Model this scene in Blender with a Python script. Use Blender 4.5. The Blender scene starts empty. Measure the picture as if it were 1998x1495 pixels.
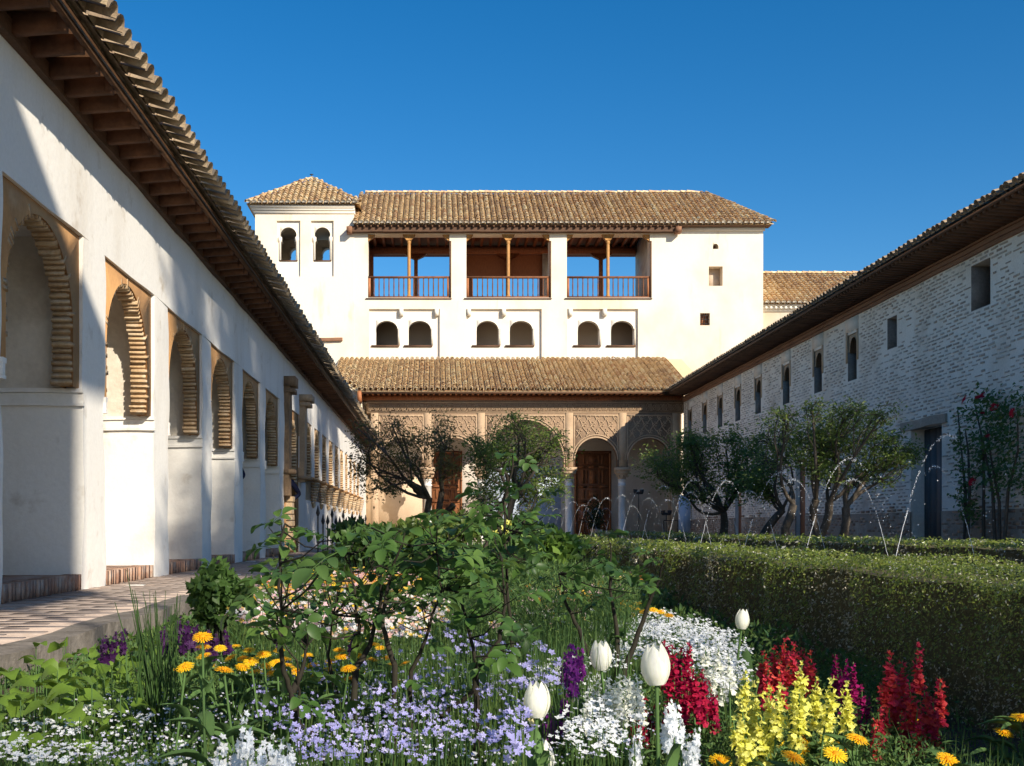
import bpy, math, random
import numpy as np
from mathutils import Vector, Matrix

random.seed(7)
rng = np.random.default_rng(7)
SC = bpy.context.scene
COL = SC.collection
PI = math.pi

# ------------------------------------------------------------------ camera, sky, sun, exposure
FPX = 2178.0                      # focal length in pixels of the 1998 px wide photograph
VPX, VPY = 850.0, 1030.0          # vanishing point of the court's long axis
cam_d = bpy.data.cameras.new("camera")
cam = bpy.data.objects.new("camera", cam_d)
COL.objects.link(cam)
cam.location = (0, 0, 0)
cam.rotation_euler = (math.radians(90), 0, 0)
cam_d.sensor_width = 36.0
cam_d.lens = 36.0 * FPX / 1998.0
cam_d.shift_x = (999.0 - VPX) / 1998.0
cam_d.shift_y = (VPY - 747.5) / 1998.0
cam_d.clip_start = 0.05
cam_d.clip_end = 3000
SC.camera = cam

SUN = Vector((0.573, -0.82, 0.516)).normalized()      # towards the sun: behind the camera, to the right
w = bpy.data.worlds.new("World"); SC.world = w; w.use_nodes = True
nt = w.node_tree
sky = nt.nodes.new('ShaderNodeTexSky'); sky.sky_type = 'NISHITA'
sky.sun_disc = False
sky.sun_elevation = math.asin(SUN.z)
sky.sun_rotation = math.atan2(SUN.x, SUN.y)
sky.altitude = 700
sky.air_density = 1.0; sky.dust_density = 0.6; sky.ozone_density = 3.0
bg = nt.nodes['Background']; bg.inputs['Strength'].default_value = 0.095
hs_ = nt.nodes.new('ShaderNodeHueSaturation'); hs_.inputs['Saturation'].default_value = 1.38     # clear, deep blue mountain sky, evenly all round
nt.links.new(sky.outputs[0], hs_.inputs['Color']); nt.links.new(hs_.outputs[0], bg.inputs[0])
sd = bpy.data.lights.new("sun", 'SUN'); sd.energy = 4.6; sd.angle = math.radians(0.53); sd.color = (1.0, 0.90, 0.74)
so = bpy.data.objects.new("sun", sd); COL.objects.link(so)
so.rotation_euler = (-SUN).to_track_quat('-Z', 'Y').to_euler()
SC.view_settings.view_transform = 'Standard'
SC.view_settings.look = 'None'
SC.view_settings.exposure = 0.55
SC.view_settings.gamma = 1.0
SC.view_settings.use_curve_mapping = False
SC.cycles.use_denoising = True
SC.cycles.max_bounces = 12
SC.cycles.diffuse_bounces = 7
SC.cycles.transparent_max_bounces = 12

def P(px, py, Y):
    return np.array([(px - VPX) * Y / FPX, Y, (VPY - py) * Y / FPX])

# ------------------------------------------------------------------ materials
def ramp(nt, cols):
    r = nt.nodes.new('ShaderNodeValToRGB')
    el = r.color_ramp.elements
    n = len(cols)
    el[0].position = 0; el[0].color = (*cols[0], 1)
    el[1].position = 1; el[1].color = (*cols[-1], 1)
    for i in range(1, n - 1):
        e = el.new(i / (n - 1)); e.color = (*cols[i], 1)
    return r

def MAT(name, cols, stain=None, sscale=3.0, smin=.45, smax=.7, stretch=(1, 1, 1), rough=.85, bump=0.0, bscale=40.0,
        trans=0.0, fine=0.12, fscale=25.0, spec=.3, fract=True, world=True, metal=0., stain2=None, s2scale=1.0, s2=(.5, .75), s2stretch=(1, 1, 1)):
    m = bpy.data.materials.new(name); m.use_nodes = True
    nt = m.node_tree; N = nt.nodes; L = nt.links
    b = N['Principled BSDF']
    tc = N.new('ShaderNodeNewGeometry') if world else N.new('ShaderNodeTexCoord')
    co = tc.outputs['Position'] if world else tc.outputs['Object']
    at = N.new('ShaderNodeAttribute'); at.attribute_name = 'tint'
    oi = N.new('ShaderNodeObjectInfo')
    ad = N.new('ShaderNodeMath'); ad.operation = 'ADD'
    L.new(at.outputs['Fac'], ad.inputs[0])
    if fract:
        L.new(oi.outputs['Random'], ad.inputs[1])
        fr = N.new('ShaderNodeMath'); fr.operation = 'FRACT'; L.new(ad.outputs[0], fr.inputs[0])
    else:
        ad.inputs[1].default_value = 0; fr = ad
    r = ramp(nt, cols if len(cols) > 1 else [cols[0], cols[0]])
    L.new(fr.outputs[0], r.inputs[0])
    col = r.outputs[0]
    def noise(scale, st, detail=6):
        mp = N.new('ShaderNodeMapping'); mp.inputs['Scale'].default_value = st
        L.new(co, mp.inputs[0])
        n = N.new('ShaderNodeTexNoise'); n.inputs['Scale'].default_value = scale; n.inputs['Detail'].default_value = detail
        n.inputs['Roughness'].default_value = .62
        L.new(mp.outputs[0], n.inputs['Vector'])
        return n.outputs['Fac']
    def rng_(fac, a, bb, to0=0., to1=1.):
        mr = N.new('ShaderNodeMapRange'); mr.inputs[1].default_value = a; mr.inputs[2].default_value = bb
        mr.inputs[3].default_value = to0; mr.inputs[4].default_value = to1; L.new(fac, mr.inputs[0]); return mr.outputs[0]
    def mix(fac, a, c):
        mx = N.new('ShaderNodeMix'); mx.data_type = 'RGBA'; L.new(fac, mx.inputs[0]); L.new(a, mx.inputs[6])
        mx.inputs[7].default_value = (*c, 1); return mx.outputs[2]
    if stain is not None:
        col = mix(rng_(noise(sscale, stretch), smin, smax), col, stain)
    if stain2 is not None:
        col = mix(rng_(noise(s2scale, s2stretch), *s2), col, stain2)
    if fine > 0:
        f = rng_(noise(fscale, (1, 1, 1)), .3, .7, 1 - fine, 1 + fine)
        hs = N.new('ShaderNodeHueSaturation'); L.new(f, hs.inputs['Value']); L.new(col, hs.inputs['Color']); col = hs.outputs[0]
    L.new(col, b.inputs['Base Color'])
    b.inputs['Roughness'].default_value = rough
    b.inputs['Specular IOR Level'].default_value = spec
    b.inputs['Metallic'].default_value = metal
    if bump > 0:
        bp = N.new('ShaderNodeBump'); bp.inputs['Strength'].default_value = min(1., bump); bp.inputs['Distance'].default_value = .02
        L.new(noise(bscale, (1, 1, 1), 8), bp.inputs['Height']); L.new(bp.outputs[0], b.inputs['Normal'])
    if trans > 0:
        t = N.new('ShaderNodeBsdfTranslucent')
        hs2 = N.new('ShaderNodeHueSaturation'); hs2.inputs['Value'].default_value = 1.6; hs2.inputs['Hue'].default_value = .485
        L.new(col, hs2.inputs['Color']); L.new(hs2.outputs[0], t.inputs['Color'])
        mx = N.new('ShaderNodeMixShader'); mx.inputs[0].default_value = trans
        L.new(b.outputs[0], mx.inputs[1]); L.new(t.outputs[0], mx.inputs[2])
        L.new(mx.outputs[0], N['Material Output'].inputs['Surface'])
    return m

M = {}
M['plaster'] = MAT('white_plaster', [(.80, .775, .735)], stain=(.62, .565, .49), sscale=1.1, smin=.5, smax=.85, stretch=(1, 1, .35), bump=.25, bscale=14, fine=.04, fscale=30,
                   stain2=(.46, .39, .31), s2scale=2.6, s2=(.60, .80))
M['bench_plaster'] = M['plaster']
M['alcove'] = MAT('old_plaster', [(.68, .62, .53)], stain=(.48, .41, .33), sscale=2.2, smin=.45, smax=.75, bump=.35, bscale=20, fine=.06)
M['cream'] = MAT('cream_limewash', [(.79, .715, .60)], stain=(.70, .565, .40), sscale=.35, smin=.45, smax=.75, stretch=(1, 1, .7), bump=.2, bscale=9, fine=.03, fscale=20,
                 stain2=(.52, .40, .27), s2scale=1.6, s2=(.60, .84), s2stretch=(1, 1, .22))
M['white'] = MAT('limewashed_white', [(.81, .755, .665)], stain=(.70, .62, .5), sscale=.8, smin=.5, smax=.8, bump=.12, bscale=12, fine=.03)
M['railwood'] = MAT('rail_wood', [(.20, .085, .042)], stain=(.12, .05, .028), sscale=5, fine=.12)
M['room'] = MAT('dim_room_plaster', [(.55, .45, .36)], fine=.05)
M['ochre'] = MAT('ochre_plaster', [(.50, .275, .115)], stain=(.36, .19, .085), sscale=2.5, bump=.25, bscale=18, fine=.08, stain2=(.60, .42, .25), s2scale=1.4, s2=(.6, .8))
M['brick'] = MAT('arch_brick', [(.50, .33, .18), (.58, .41, .24), (.44, .28, .15), (.62, .47, .30)], stain=(.66, .56, .42), sscale=9, smin=.5, smax=.75, bump=.5, bscale=40, fine=.15)
M['brickmortar'] = MAT('arch_mortar', [(.40, .29, .18)], stain=(.30, .21, .13), sscale=8, bump=.4, fine=.12)
M['floorbrick'] = MAT('worn_red_brick', [(.36, .19, .125), (.42, .25, .17), (.30, .17, .12), (.45, .30, .22)], stain=(.50, .43, .36), sscale=6, smin=.5, smax=.75, bump=.5, bscale=30, fine=.15)
M['paver'] = MAT('clay_paver', [(.41, .325, .275), (.46, .365, .305), (.38, .30, .255), (.48, .40, .345)], stain=(.33, .265, .225), sscale=3, smin=.45, smax=.7, bump=.4, bscale=40, fine=.12)
M['palepave'] = MAT('pale_stone_paving', [(.70, .63, .54), (.64, .57, .48)], stain=(.56, .49, .41), sscale=2, bump=.3, fine=.1)
M['glazed'] = MAT('white_glazed_tile', [(.75, .73, .68)], rough=.3)
M['kerbstone'] = MAT('rough_kerb', [(.25, .22, .19)], stain=(.12, .105, .085), sscale=9, stretch=(1, 1, .15), bump=.6, bscale=24, fine=.2)
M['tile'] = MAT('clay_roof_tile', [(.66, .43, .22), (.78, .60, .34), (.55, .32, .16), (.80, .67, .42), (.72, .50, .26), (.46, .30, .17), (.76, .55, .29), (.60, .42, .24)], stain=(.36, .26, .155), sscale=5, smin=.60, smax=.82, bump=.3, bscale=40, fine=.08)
M['tiledark'] = MAT('weathered_tile_and_gap_shade', [(.30, .22, .15), (.38, .29, .19), (.24, .18, .13), (.42, .33, .23)], stain=(.13, .11, .085), sscale=8, smin=.45, smax=.7, bump=.4, bscale=40, fine=.15)
M['tilemid'] = MAT('tan_roof_tile', [(.46, .345, .225), (.54, .42, .28), (.38, .28, .185), (.60, .48, .33)], stain=(.20, .165, .12), sscale=8, smin=.52, smax=.74, bump=.4, bscale=40, fine=.15)  # lighter tan tile for the gallery eave
M['mortar'] = MAT('white_mortar', [(.78, .75, .68)], stain=(.55, .47, .36), sscale=4, bump=.3, fine=.06)
M['wood'] = MAT('dark_wood', [(.115, .058, .032), (.15, .078, .042), (.09, .045, .026)], stain=(.06, .035, .022), sscale=4, stretch=(1, 1, 6), bump=.3, bscale=30, fine=.15, rough=.7)
M['rafterwood'] = MAT('rafter_wood', [(.15, .068, .036), (.18, .085, .045), (.12, .055, .03)], stain=(.08, .04, .024), sscale=4, bump=.3, fine=.15)
M['redwood'] = MAT('reddish_wood', [(.42, .16, .065), (.47, .19, .08), (.35, .13, .055)], stain=(.24, .09, .04), sscale=5, stretch=(6, 6, 1), bump=.2, bscale=30, fine=.12, rough=.6)
M['honeywood'] = MAT('honey_wood', [(.46, .235, .075)], stain=(.30, .14, .05), sscale=6, stretch=(5, 5, 1), bump=.2, fine=.1, rough=.55)
M['jambwood'] = MAT('old_grey_wood', [(.26, .17, .10)], stain=(.15, .10, .065), sscale=4, stretch=(4, 4, 1), bump=.4, fine=.15)
M['doorwood'] = MAT('door_wood', [(.27, .105, .042), (.33, .135, .055), (.22, .082, .033)], stain=(.15, .055, .025), sscale=5, stretch=(5, 5, 1), bump=.2, fine=.12, rough=.55)
M['cornicewood'] = MAT('cornice_wood', [(.27, .135, .075)], stain=(.17, .08, .045), sscale=3, stretch=(1, .4, 3), bump=.3, fine=.12, rough=.75)
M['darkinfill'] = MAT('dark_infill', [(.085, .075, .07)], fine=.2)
M['jamb'] = MAT('grey_jamb_brick', [(.24, .215, .195)], stain=(.34, .31, .28), sscale=3, bump=.4, fine=.15)
M['plug'] = MAT('tan_mortar', [(.60, .45, .30)], stain=(.36, .25, .16), sscale=6, bump=.4, fine=.12)
M['wbrick'] = MAT('whitewashed_brick', [(.42, .345, .275), (.50, .42, .34), (.34, .27, .21), (.56, .48, .395), (.40, .31, .235)], stain=(.64, .59, .53), sscale=1.0, smin=.45, smax=.7, bump=.5, bscale=35, fine=.12)
M['wmortar'] = MAT('whitewashed_mortar', [(.82, .745, .645)], stain=(.66, .555, .44), sscale=.9, smin=.45, smax=.74, bump=.3, bscale=30, fine=.1, stain2=(.44, .35, .27), s2scale=.55, s2=(.6, .78))
M['pbrick'] = MAT('bare_old_brick', [(.30, .19, .125), (.36, .25, .17), (.26, .165, .115), (.42, .31, .22)], stain=(.50, .44, .37), sscale=1.6, smin=.5, smax=.7, bump=.6, bscale=30, fine=.18)
M['pmortar'] = MAT('old_rubble_mortar', [(.34, .28, .22)], stain=(.5, .44, .37), sscale=1.2, smin=.5, smax=.7, bump=.6, bscale=20, fine=.15)
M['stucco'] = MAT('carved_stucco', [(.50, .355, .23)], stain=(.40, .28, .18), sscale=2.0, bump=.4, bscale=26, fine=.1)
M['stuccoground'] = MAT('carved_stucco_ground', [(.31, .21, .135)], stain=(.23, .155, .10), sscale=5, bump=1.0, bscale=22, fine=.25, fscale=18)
M['marble'] = MAT('pale_marble', [(.76, .74, .70)], stain=(.6, .56, .5), sscale=3, rough=.4, fine=.03)
M['porticoplaster'] = MAT('portico_plaster', [(.80, .73, .64)], stain=(.66, .55, .44), sscale=.7, bump=.2, bscale=12, fine=.05)
M['warmshade'] = MAT('warm_shade_plaster', [(.64, .50, .36)], stain=(.55, .40, .27), sscale=1.0, fine=.05)
M['paleblue'] = MAT('pale_blue_paint_and_lit_room', [(.52, .60, .72)], rough=.5, fine=.02)
M['iron'] = MAT('dark_iron', [(.025, .025, .028)], rough=.55, fine=.05)
M['soil'] = MAT('bed_soil', [(.085, .06, .042)], stain=(.035, .026, .018), sscale=6, bump=1, bscale=30, fine=.25)
M['courtground'] = MAT('court_ground', [(.22, .17, .12)], stain=(.16, .125, .09), sscale=2, bump=.5, bscale=30, fine=.15)
M['doordark'] = MAT('grey_blue_door', [(.10, .095, .095)], stain=(.13, .125, .125), sscale=2.5, stretch=(1, 1, .5), bump=.2, fine=.1, rough=.7)
M['bark'] = MAT('grey_bark', [(.085, .067, .05)], stain=(.15, .125, .10), sscale=9, stretch=(1, 1, .3), bump=.9, bscale=25, fine=.2)
M['stem'] = MAT('dark_rose_stem', [(.022, .018, .013)], stain=(.035, .033, .018), sscale=20, fine=.1)
M['gstem'] = MAT('green_stem', [(.10, .19, .055), (.08, .15, .045)], fine=.1, trans=.1)
M['leaf_tree'] = MAT('orchard_leaf', [(.08, .135, .03), (.12, .185, .038), (.165, .23, .046), (.095, .15, .036), (.25, .29, .06)], trans=.45, fine=0, fract=False, rough=.45, spec=.5)
M['leaf_olive'] = MAT('dry_olive_leaf', [(.075, .085, .026), (.11, .115, .034), (.15, .14, .042), (.08, .09, .03), (.19, .16, .055)], trans=.35, fine=0, fract=False, rough=.5, spec=.4)
M['leaf_rose'] = MAT('rose_leaf', [(.055, .125, .026), (.085, .17, .034), (.045, .105, .03), (.12, .21, .042), (.04, .09, .036)], trans=.35, fine=.06, rough=.45, spec=.4, world=False)
M['leaf_bright'] = MAT('bright_leaf', [(.15, .25, .035), (.11, .205, .034), (.19, .30, .05), (.08, .16, .03)], trans=.35, fine=.08, fract=False, rough=.5, spec=.35)
M['leaf_mid'] = MAT('bushy_leaf', [(.055, .115, .028), (.08, .15, .034), (.042, .09, .024)], trans=.3, fine=.05, fract=False, rough=.5, spec=.35)
M['grass'] = MAT('bed_greenery', [(.06, .125, .03), (.10, .175, .04), (.06, .14, .055), (.14, .21, .05), (.075, .15, .04)], trans=.3, fine=0, fract=False, rough=.6)
M['hedgeleaf'] = MAT('hedge_leaf', [(.12, .18, .025), (.18, .24, .036), (.23, .28, .048), (.24, .22, .09), (.36, .32, .22), (.62, .60, .50)], trans=.35, fine=0, fract=False, rough=.3, spec=.7)  # last, palest stop is a painted leaf glint
M['hedgecore'] = MAT('hedge_twigs', [(.14, .12, .055)], stain=(.10, .08, .045), sscale=12, bump=1, bscale=40, fine=.3)
M['cypress'] = MAT('cypress_leaf', [(.02, .035, .012), (.03, .05, .016)], fine=0, fract=False)
def petal(name, cols, trans=.3, **k):
    return MAT(name, cols, trans=trans, fine=.05, fscale=80, rough=.6, spec=.25, **k)
M['tulipwhite'] = petal('tulip_white', [(.85, .84, .79), (.82, .82, .75), (.86, .85, .82)], trans=.3, world=False, stain=(.70, .74, .55), sscale=1.0, stretch=(260, 260, 14), smin=.45, smax=.8)
M['tulipcream'] = petal('tulip_cream', [(.80, .72, .36)], trans=.25)
M['calendula'] = petal('marigold_yellow', [(.90, .58, .015), (.92, .66, .03), (.88, .50, .012)])
M['calcentre'] = petal('marigold_centre', [(.78, .40, .012)])
M['snapyellow'] = petal('snapdragon_yellow', [(.80, .80, .16), (.84, .84, .30), (.74, .75, .14), (.82, .80, .22)])
M['snapred'] = petal('snapdragon_red', [(.62, .045, .06), (.70, .10, .06), (.52, .025, .08), (.66, .07, .09)])
M['snapcrim'] = petal('snapdragon_crimson', [(.36, .008, .05), (.45, .015, .06), (.30, .005, .06)])
M['snapburg'] = petal('snapdragon_burgundy', [(.30, .008, .09), (.40, .015, .16)])
M['snapwhite'] = petal('snapdragon_white', [(.82, .83, .74), (.80, .82, .80)])
M['stockpurple'] = petal('stock_purple', [(.26, .03, .30), (.34, .05, .37), (.19, .02, .28)])
M['stockdark'] = petal('stock_dark_purple', [(.045, .010, .065), (.06, .012, .085), (.035, .01, .055)])
M['stockwhite'] = petal('stock_white', [(.80, .81, .82), (.76, .79, .84)])
M['lavender'] = petal('lavender_blue', [(.40, .38, .76), (.48, .46, .82), (.34, .33, .70), (.58, .55, .85)], fract=False)
M['whitefl'] = petal('small_white', [(.82, .83, .85), (.74, .78, .84)], fract=False)
M['lavwhite'] = petal('pale_specks', [(.50, .48, .80), (.80, .82, .86), (.60, .58, .82), (.82, .84, .84)], fract=False)
M['mixfl'] = petal('mixed_petals', [(.80, .80, .78), (.80, .80, .78), (.75, .45, .52), (.80, .55, .03), (.60, .08, .05), (.45, .35, .75)], fract=False)
M['rosered'] = petal('rose_red', [(.35, .01, .025), (.42, .015, .03)])
mw = bpy.data.materials.new('water_drops'); mw.use_nodes = True
_b = mw.node_tree.nodes['Principled BSDF']; _b.inputs['Base Color'].default_value = (.92, .95, 1, 1); _b.inputs['Roughness'].default_value = .08
_b.inputs['Transmission Weight'].default_value = .35; _b.inputs['IOR'].default_value = 1.33; _b.inputs['Specular IOR Level'].default_value = .8
M['water'] = mw
mp_ = bpy.data.materials.new('pool_water'); mp_.use_nodes = True
_b = mp_.node_tree.nodes['Principled BSDF']; _b.inputs['Base Color'].default_value = (.03, .06, .05, 1); _b.inputs['Roughness'].default_value = .05
M['pool'] = mp_

# ------------------------------------------------------------------ mesh helpers
class MB:
    def __init__(s):
        s.v = []; s.n = 0; s.F = {}; s.T = {}; s.K = {}
    def add(s, V, F, tint=0., mat=0):
        V = np.asarray(V, float).reshape(-1, 3)
        g = {}
        for f in F: g.setdefault(len(f), []).append(f)
        for k, fs in g.items():
            a = np.asarray(fs, int) + s.n
            s.F.setdefault(k, []).append(a); s.T.setdefault(k, []).append(np.full(len(a), tint)); s.K.setdefault(k, []).append(np.full(len(a), mat))
        s.v.append(V); s.n += len(V)
        return s
    def stamp(s, V, F, R, T, tint=None, mat=0):
        V = np.asarray(V, float); n = len(T)
        if n == 0: return s
        out = np.einsum('nij,vj->nvi', R, V) + np.asarray(T)[:, None, :]
        g = {}
        for f in F: g.setdefault(len(f), []).append(f)
        off = (np.arange(n) * len(V) + s.n)[:, None, None]
        if tint is None: tint = np.zeros(n)
        for k, fs in g.items():
            a = (np.asarray(fs, int)[None] + off).reshape(-1, k)
            s.F.setdefault(k, []).append(a); s.T.setdefault(k, []).append(np.repeat(tint, len(fs))); s.K.setdefault(k, []).append(np.full(len(a), mat))
        s.v.append(out.reshape(-1, 3)); s.n += n * len(V)
        return s
    def mesh(s, name, mats, smooth=False):
        me = bpy.data.meshes.new(name)
        if s.n:
            V = np.concatenate(s.v)
            me.vertices.add(len(V)); me.vertices.foreach_set('co', V.astype(np.float32).ravel())
            lv, ls, tt, kk, st = [], [], [], [], 0
            for k in s.F:
                a = np.concatenate(s.F[k]); lv.append(a.ravel()); ls.append(st + np.arange(len(a)) * k); st += a.size
                tt.append(np.concatenate(s.T[k])); kk.append(np.concatenate(s.K[k]))
            lv = np.concatenate(lv); ls = np.concatenate(ls); tt = np.concatenate(tt); kk = np.concatenate(kk)
            me.loops.add(len(lv)); me.loops.foreach_set('vertex_index', lv.astype(np.int32))
            me.polygons.add(len(ls)); me.polygons.foreach_set('loop_start', ls.astype(np.int32))
            me.polygons.foreach_set('material_index', kk.astype(np.int32))
            if smooth: me.polygons.foreach_set('use_smooth', np.ones(len(ls), bool))
            at = me.attributes.new('tint', 'FLOAT', 'FACE'); at.data.foreach_set('value', tt.astype(np.float32))
            me.update(calc_edges=True)
        for m in (mats if isinstance(mats, (list, tuple)) else [mats]):
            me.materials.append(M[m] if isinstance(m, str) else m)
        return me
    def build(s, name, mats, parent=None, smooth=False, kind=None):
        return put(name, s.mesh(name, mats, smooth), parent, kind=kind)

def put(name, me, parent=None, W=None, kind=None):
    o = bpy.data.objects.new(name, me); COL.objects.link(o)
    if W is not None: o.matrix_basis = W
    if parent is not None:
        o.parent = parent; o.matrix_parent_inverse = parent.matrix_basis.inverted()
    if kind: o['kind'] = kind
    return o

def thing(name, label, cat, loc=(0, 0, 0), group=None):
    o = bpy.data.objects.new(name, None); COL.objects.link(o); o.empty_display_size = .1
    o.matrix_basis = Matrix.Translation(loc)
    o['label'] = label; o['category'] = cat
    if group: o['group'] = group
    return o

def tag(o, label, cat, group=None):
    o['label'] = label; o['category'] = cat
    if group: o['group'] = group
    return o

BOXF = [(0, 3, 2, 1), (4, 5, 6, 7), (0, 1, 5, 4), (1, 2, 6, 5), (2, 3, 7, 6), (3, 0, 4, 7)]
def boxv(x0, x1, y0, y1, z0, z1):
    return np.array([(x0, y0, z0), (x1, y0, z0), (x1, y1, z0), (x0, y1, z0), (x0, y0, z1), (x1, y0, z1), (x1, y1, z1), (x0, y1, z1)], float)
def box(mb, x0, x1, y0, y1, z0, z1, tint=0., mat=0):
    return mb.add(boxv(x0, x1, y0, y1, z0, z1), BOXF, tint, mat)
def Box(x0, x1, y0, y1, z0, z1): return box(MB(), x0, x1, y0, y1, z0, z1)

def wob(V, amp, f=2.3):
    x, y, z = V[:, 0], V[:, 1], V[:, 2]
    d = np.stack([np.sin(f * 1.3 * y + 1.1 * f * z + 2.) + .6 * np.sin(f * 3.1 * z + f * 2.2 * y),
                  np.sin(f * 1.7 * z + .9 * f * x + 1.) + .6 * np.sin(f * 2.9 * z + 4.),
                  np.sin(f * 1.2 * y + 1.9 * f * x + 3.) + .5 * np.sin(f * 2.7 * y)], 1)
    return V + amp * d
def rough_box(mb, x0, x1, y0, y1, z0, z1, step=.12, amp=.006, f=2.3, tint=0.):
    lo = np.array([x0, y0, z0]); hi = np.array([x1, y1, z1]); n = np.maximum(1, np.ceil((hi - lo) / step)).astype(int)
    for ax in range(3):
        a, b = [(1, 2), (2, 0), (0, 1)][ax]
        ga = np.linspace(lo[a], hi[a], n[a] + 1); gb = np.linspace(lo[b], hi[b], n[b] + 1)
        A, B = np.meshgrid(ga, gb, indexing='ij')
        idx = np.arange(A.size).reshape(A.shape)
        q = np.stack([idx[:-1, :-1], idx[1:, :-1], idx[1:, 1:], idx[:-1, 1:]], -1).reshape(-1, 4)
        for s_, c in ((0, lo[ax]), (1, hi[ax])):
            V = np.empty((A.size, 3)); V[:, a] = A.ravel(); V[:, b] = B.ravel(); V[:, ax] = c
            mb.add(wob(V, amp, f), q if s_ else q[:, ::-1], tint)
    return mb

def tube(mb, pts, rad, seg=6, tint=0., mat=0):
    pts = [np.asarray(p, float) for p in pts]
    n = len(pts); rad = [rad] * n if np.isscalar(rad) else rad
    ring = []; u = None
    for i in range(n):
        t = pts[min(i + 1, n - 1)] - pts[max(i - 1, 0)]; t = t / (np.linalg.norm(t) + 1e-9)
        if u is None:
            u = np.cross(t, (0, 0, 1.)) if abs(t[2]) < .9 else np.cross(t, (1., 0, 0))
        u = u - t * np.dot(u, t); u = u / (np.linalg.norm(u) + 1e-9); v = np.cross(t, u)
        for k in range(seg):
            a = 2 * PI * k / seg
            ring.append(pts[i] + rad[i] * (math.cos(a) * u + math.sin(a) * v))
    F = []
    for i in range(n - 1):
        for k in range(seg):
            F.append((i * seg + k, i * seg + (k + 1) % seg, (i + 1) * seg + (k + 1) % seg, (i + 1) * seg + k))
    mb.add(ring, F, tint, mat)
    mb.add(ring[:seg], [tuple(range(seg))[::-1]], tint, mat); mb.add(ring[-seg:], [tuple(range(seg))], tint, mat)
    return mb

def lathe(mb, prof, c, seg=14, tint=0., mat=0):
    V = []; F = []
    for r, z in prof:
        for k in range(seg):
            a = 2 * PI * k / seg; V.append((c[0] + r * math.cos(a), c[1] + r * math.sin(a), c[2] + z))
    for i in range(len(prof) - 1):
        for k in range(seg):
            F.append((i * seg + k, i * seg + (k + 1) % seg, (i + 1) * seg + (k + 1) % seg, (i + 1) * seg + k))
    F.append(tuple(range(seg))[::-1]); F.append(tuple((len(prof) - 1) * seg + k for k in range(seg)))
    return mb.add(V, F, tint, mat)

# plane maps: (u, v, w) -> xyz.  front: u = X, v = Z, w = Y ; side: u = Y, v = Z, w = X
MF = lambda u, v, w: (u, w, v)
MS = lambda u, v, w: (w, u, v)

def wall(mb, mp, u0, u1, v0, v1, holes, w0, w1, tint=0.):
    """wall slab between depths w0 (face) and w1 (back) with rectangular holes and their reveals"""
    us = sorted({u0, u1, *[h[0] for h in holes], *[h[1] for h in holes]}); vs = sorted({v0, v1, *[h[2] for h in holes], *[h[3] for h in holes]})
    us = [u for u in us if u0 - 1e-6 <= u <= u1 + 1e-6]; vs = [v for v in vs if v0 - 1e-6 <= v <= v1 + 1e-6]
    for i in range(len(us) - 1):
        for j in range(len(vs) - 1):
            cu = (us[i] + us[i + 1]) / 2; cv = (vs[j] + vs[j + 1]) / 2
            if any(h[0] < cu < h[1] and h[2] < cv < h[3] for h in holes): continue
            for ww in (w0, w1):
                mb.add([mp(us[i], vs[j], ww), mp(us[i + 1], vs[j], ww), mp(us[i + 1], vs[j + 1], ww), mp(us[i], vs[j + 1], ww)], [(0, 1, 2, 3)], tint)
    for a, b, c, d in list(holes) + [(u0, u1, v0, v1)]:
        for (p, q) in (((a, c), (b, c)), ((b, c), (b, d)), ((b, d), (a, d)), ((a, d), (a, c))):
            mb.add([mp(*p, w0), mp(*q, w0), mp(*q, w1), mp(*p, w1)], [(0, 1, 2, 3)], tint)
    return mb

def arch_fill(mb, mp, u0, u1, v0, v1, uc, r, vc, w0, w1, ry=None, n=20, tint=0., horse=0.):
    """panel filling a rectangle but for an arched opening standing on v0"""
    ry = r if ry is None else ry
    inner = [(uc - r + horse, v0)]; outer = [(u0, v0)]
    angs = set(np.linspace(PI, 0, n + 1).tolist())
    for cu, cv in ((u0, v1), (u1, v1)):
        angs.add(math.atan2((cv - vc) / ry, (cu - uc) / r))
    for a in sorted(angs, reverse=True):
        inner.append((uc + r * math.cos(a), vc + ry * math.sin(a)))
        du, dv = r * math.cos(a), ry * math.sin(a)
        ts = []
        if du > 1e-9: ts.append((u1 - uc) / du)
        if du < -1e-9: ts.append((u0 - uc) / du)
        if dv > 1e-9: ts.append((v1 - vc) / dv)
        t = min(ts); outer.append((uc + du * t, vc + dv * t))
    inner.append((uc + r - horse, v0)); outer.append((u1, v0))
    k = len(inner)
    V = [mp(*p, ww) for ww in (w0, w1) for p in inner] + [mp(*p, ww) for ww in (w0, w1) for p in outer]
    F = []
    for i in range(k - 1):
        F += [(i, i + 1, 2 * k + i + 1, 2 * k + i), (k + i, k + i + 1, 3 * k + i + 1, 3 * k + i), (i, i + 1, k + i + 1, k + i), (2 * k + i, 2 * k + i + 1, 3 * k + i + 1, 3 * k + i)]
    return mb.add(V, F, tint)

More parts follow.
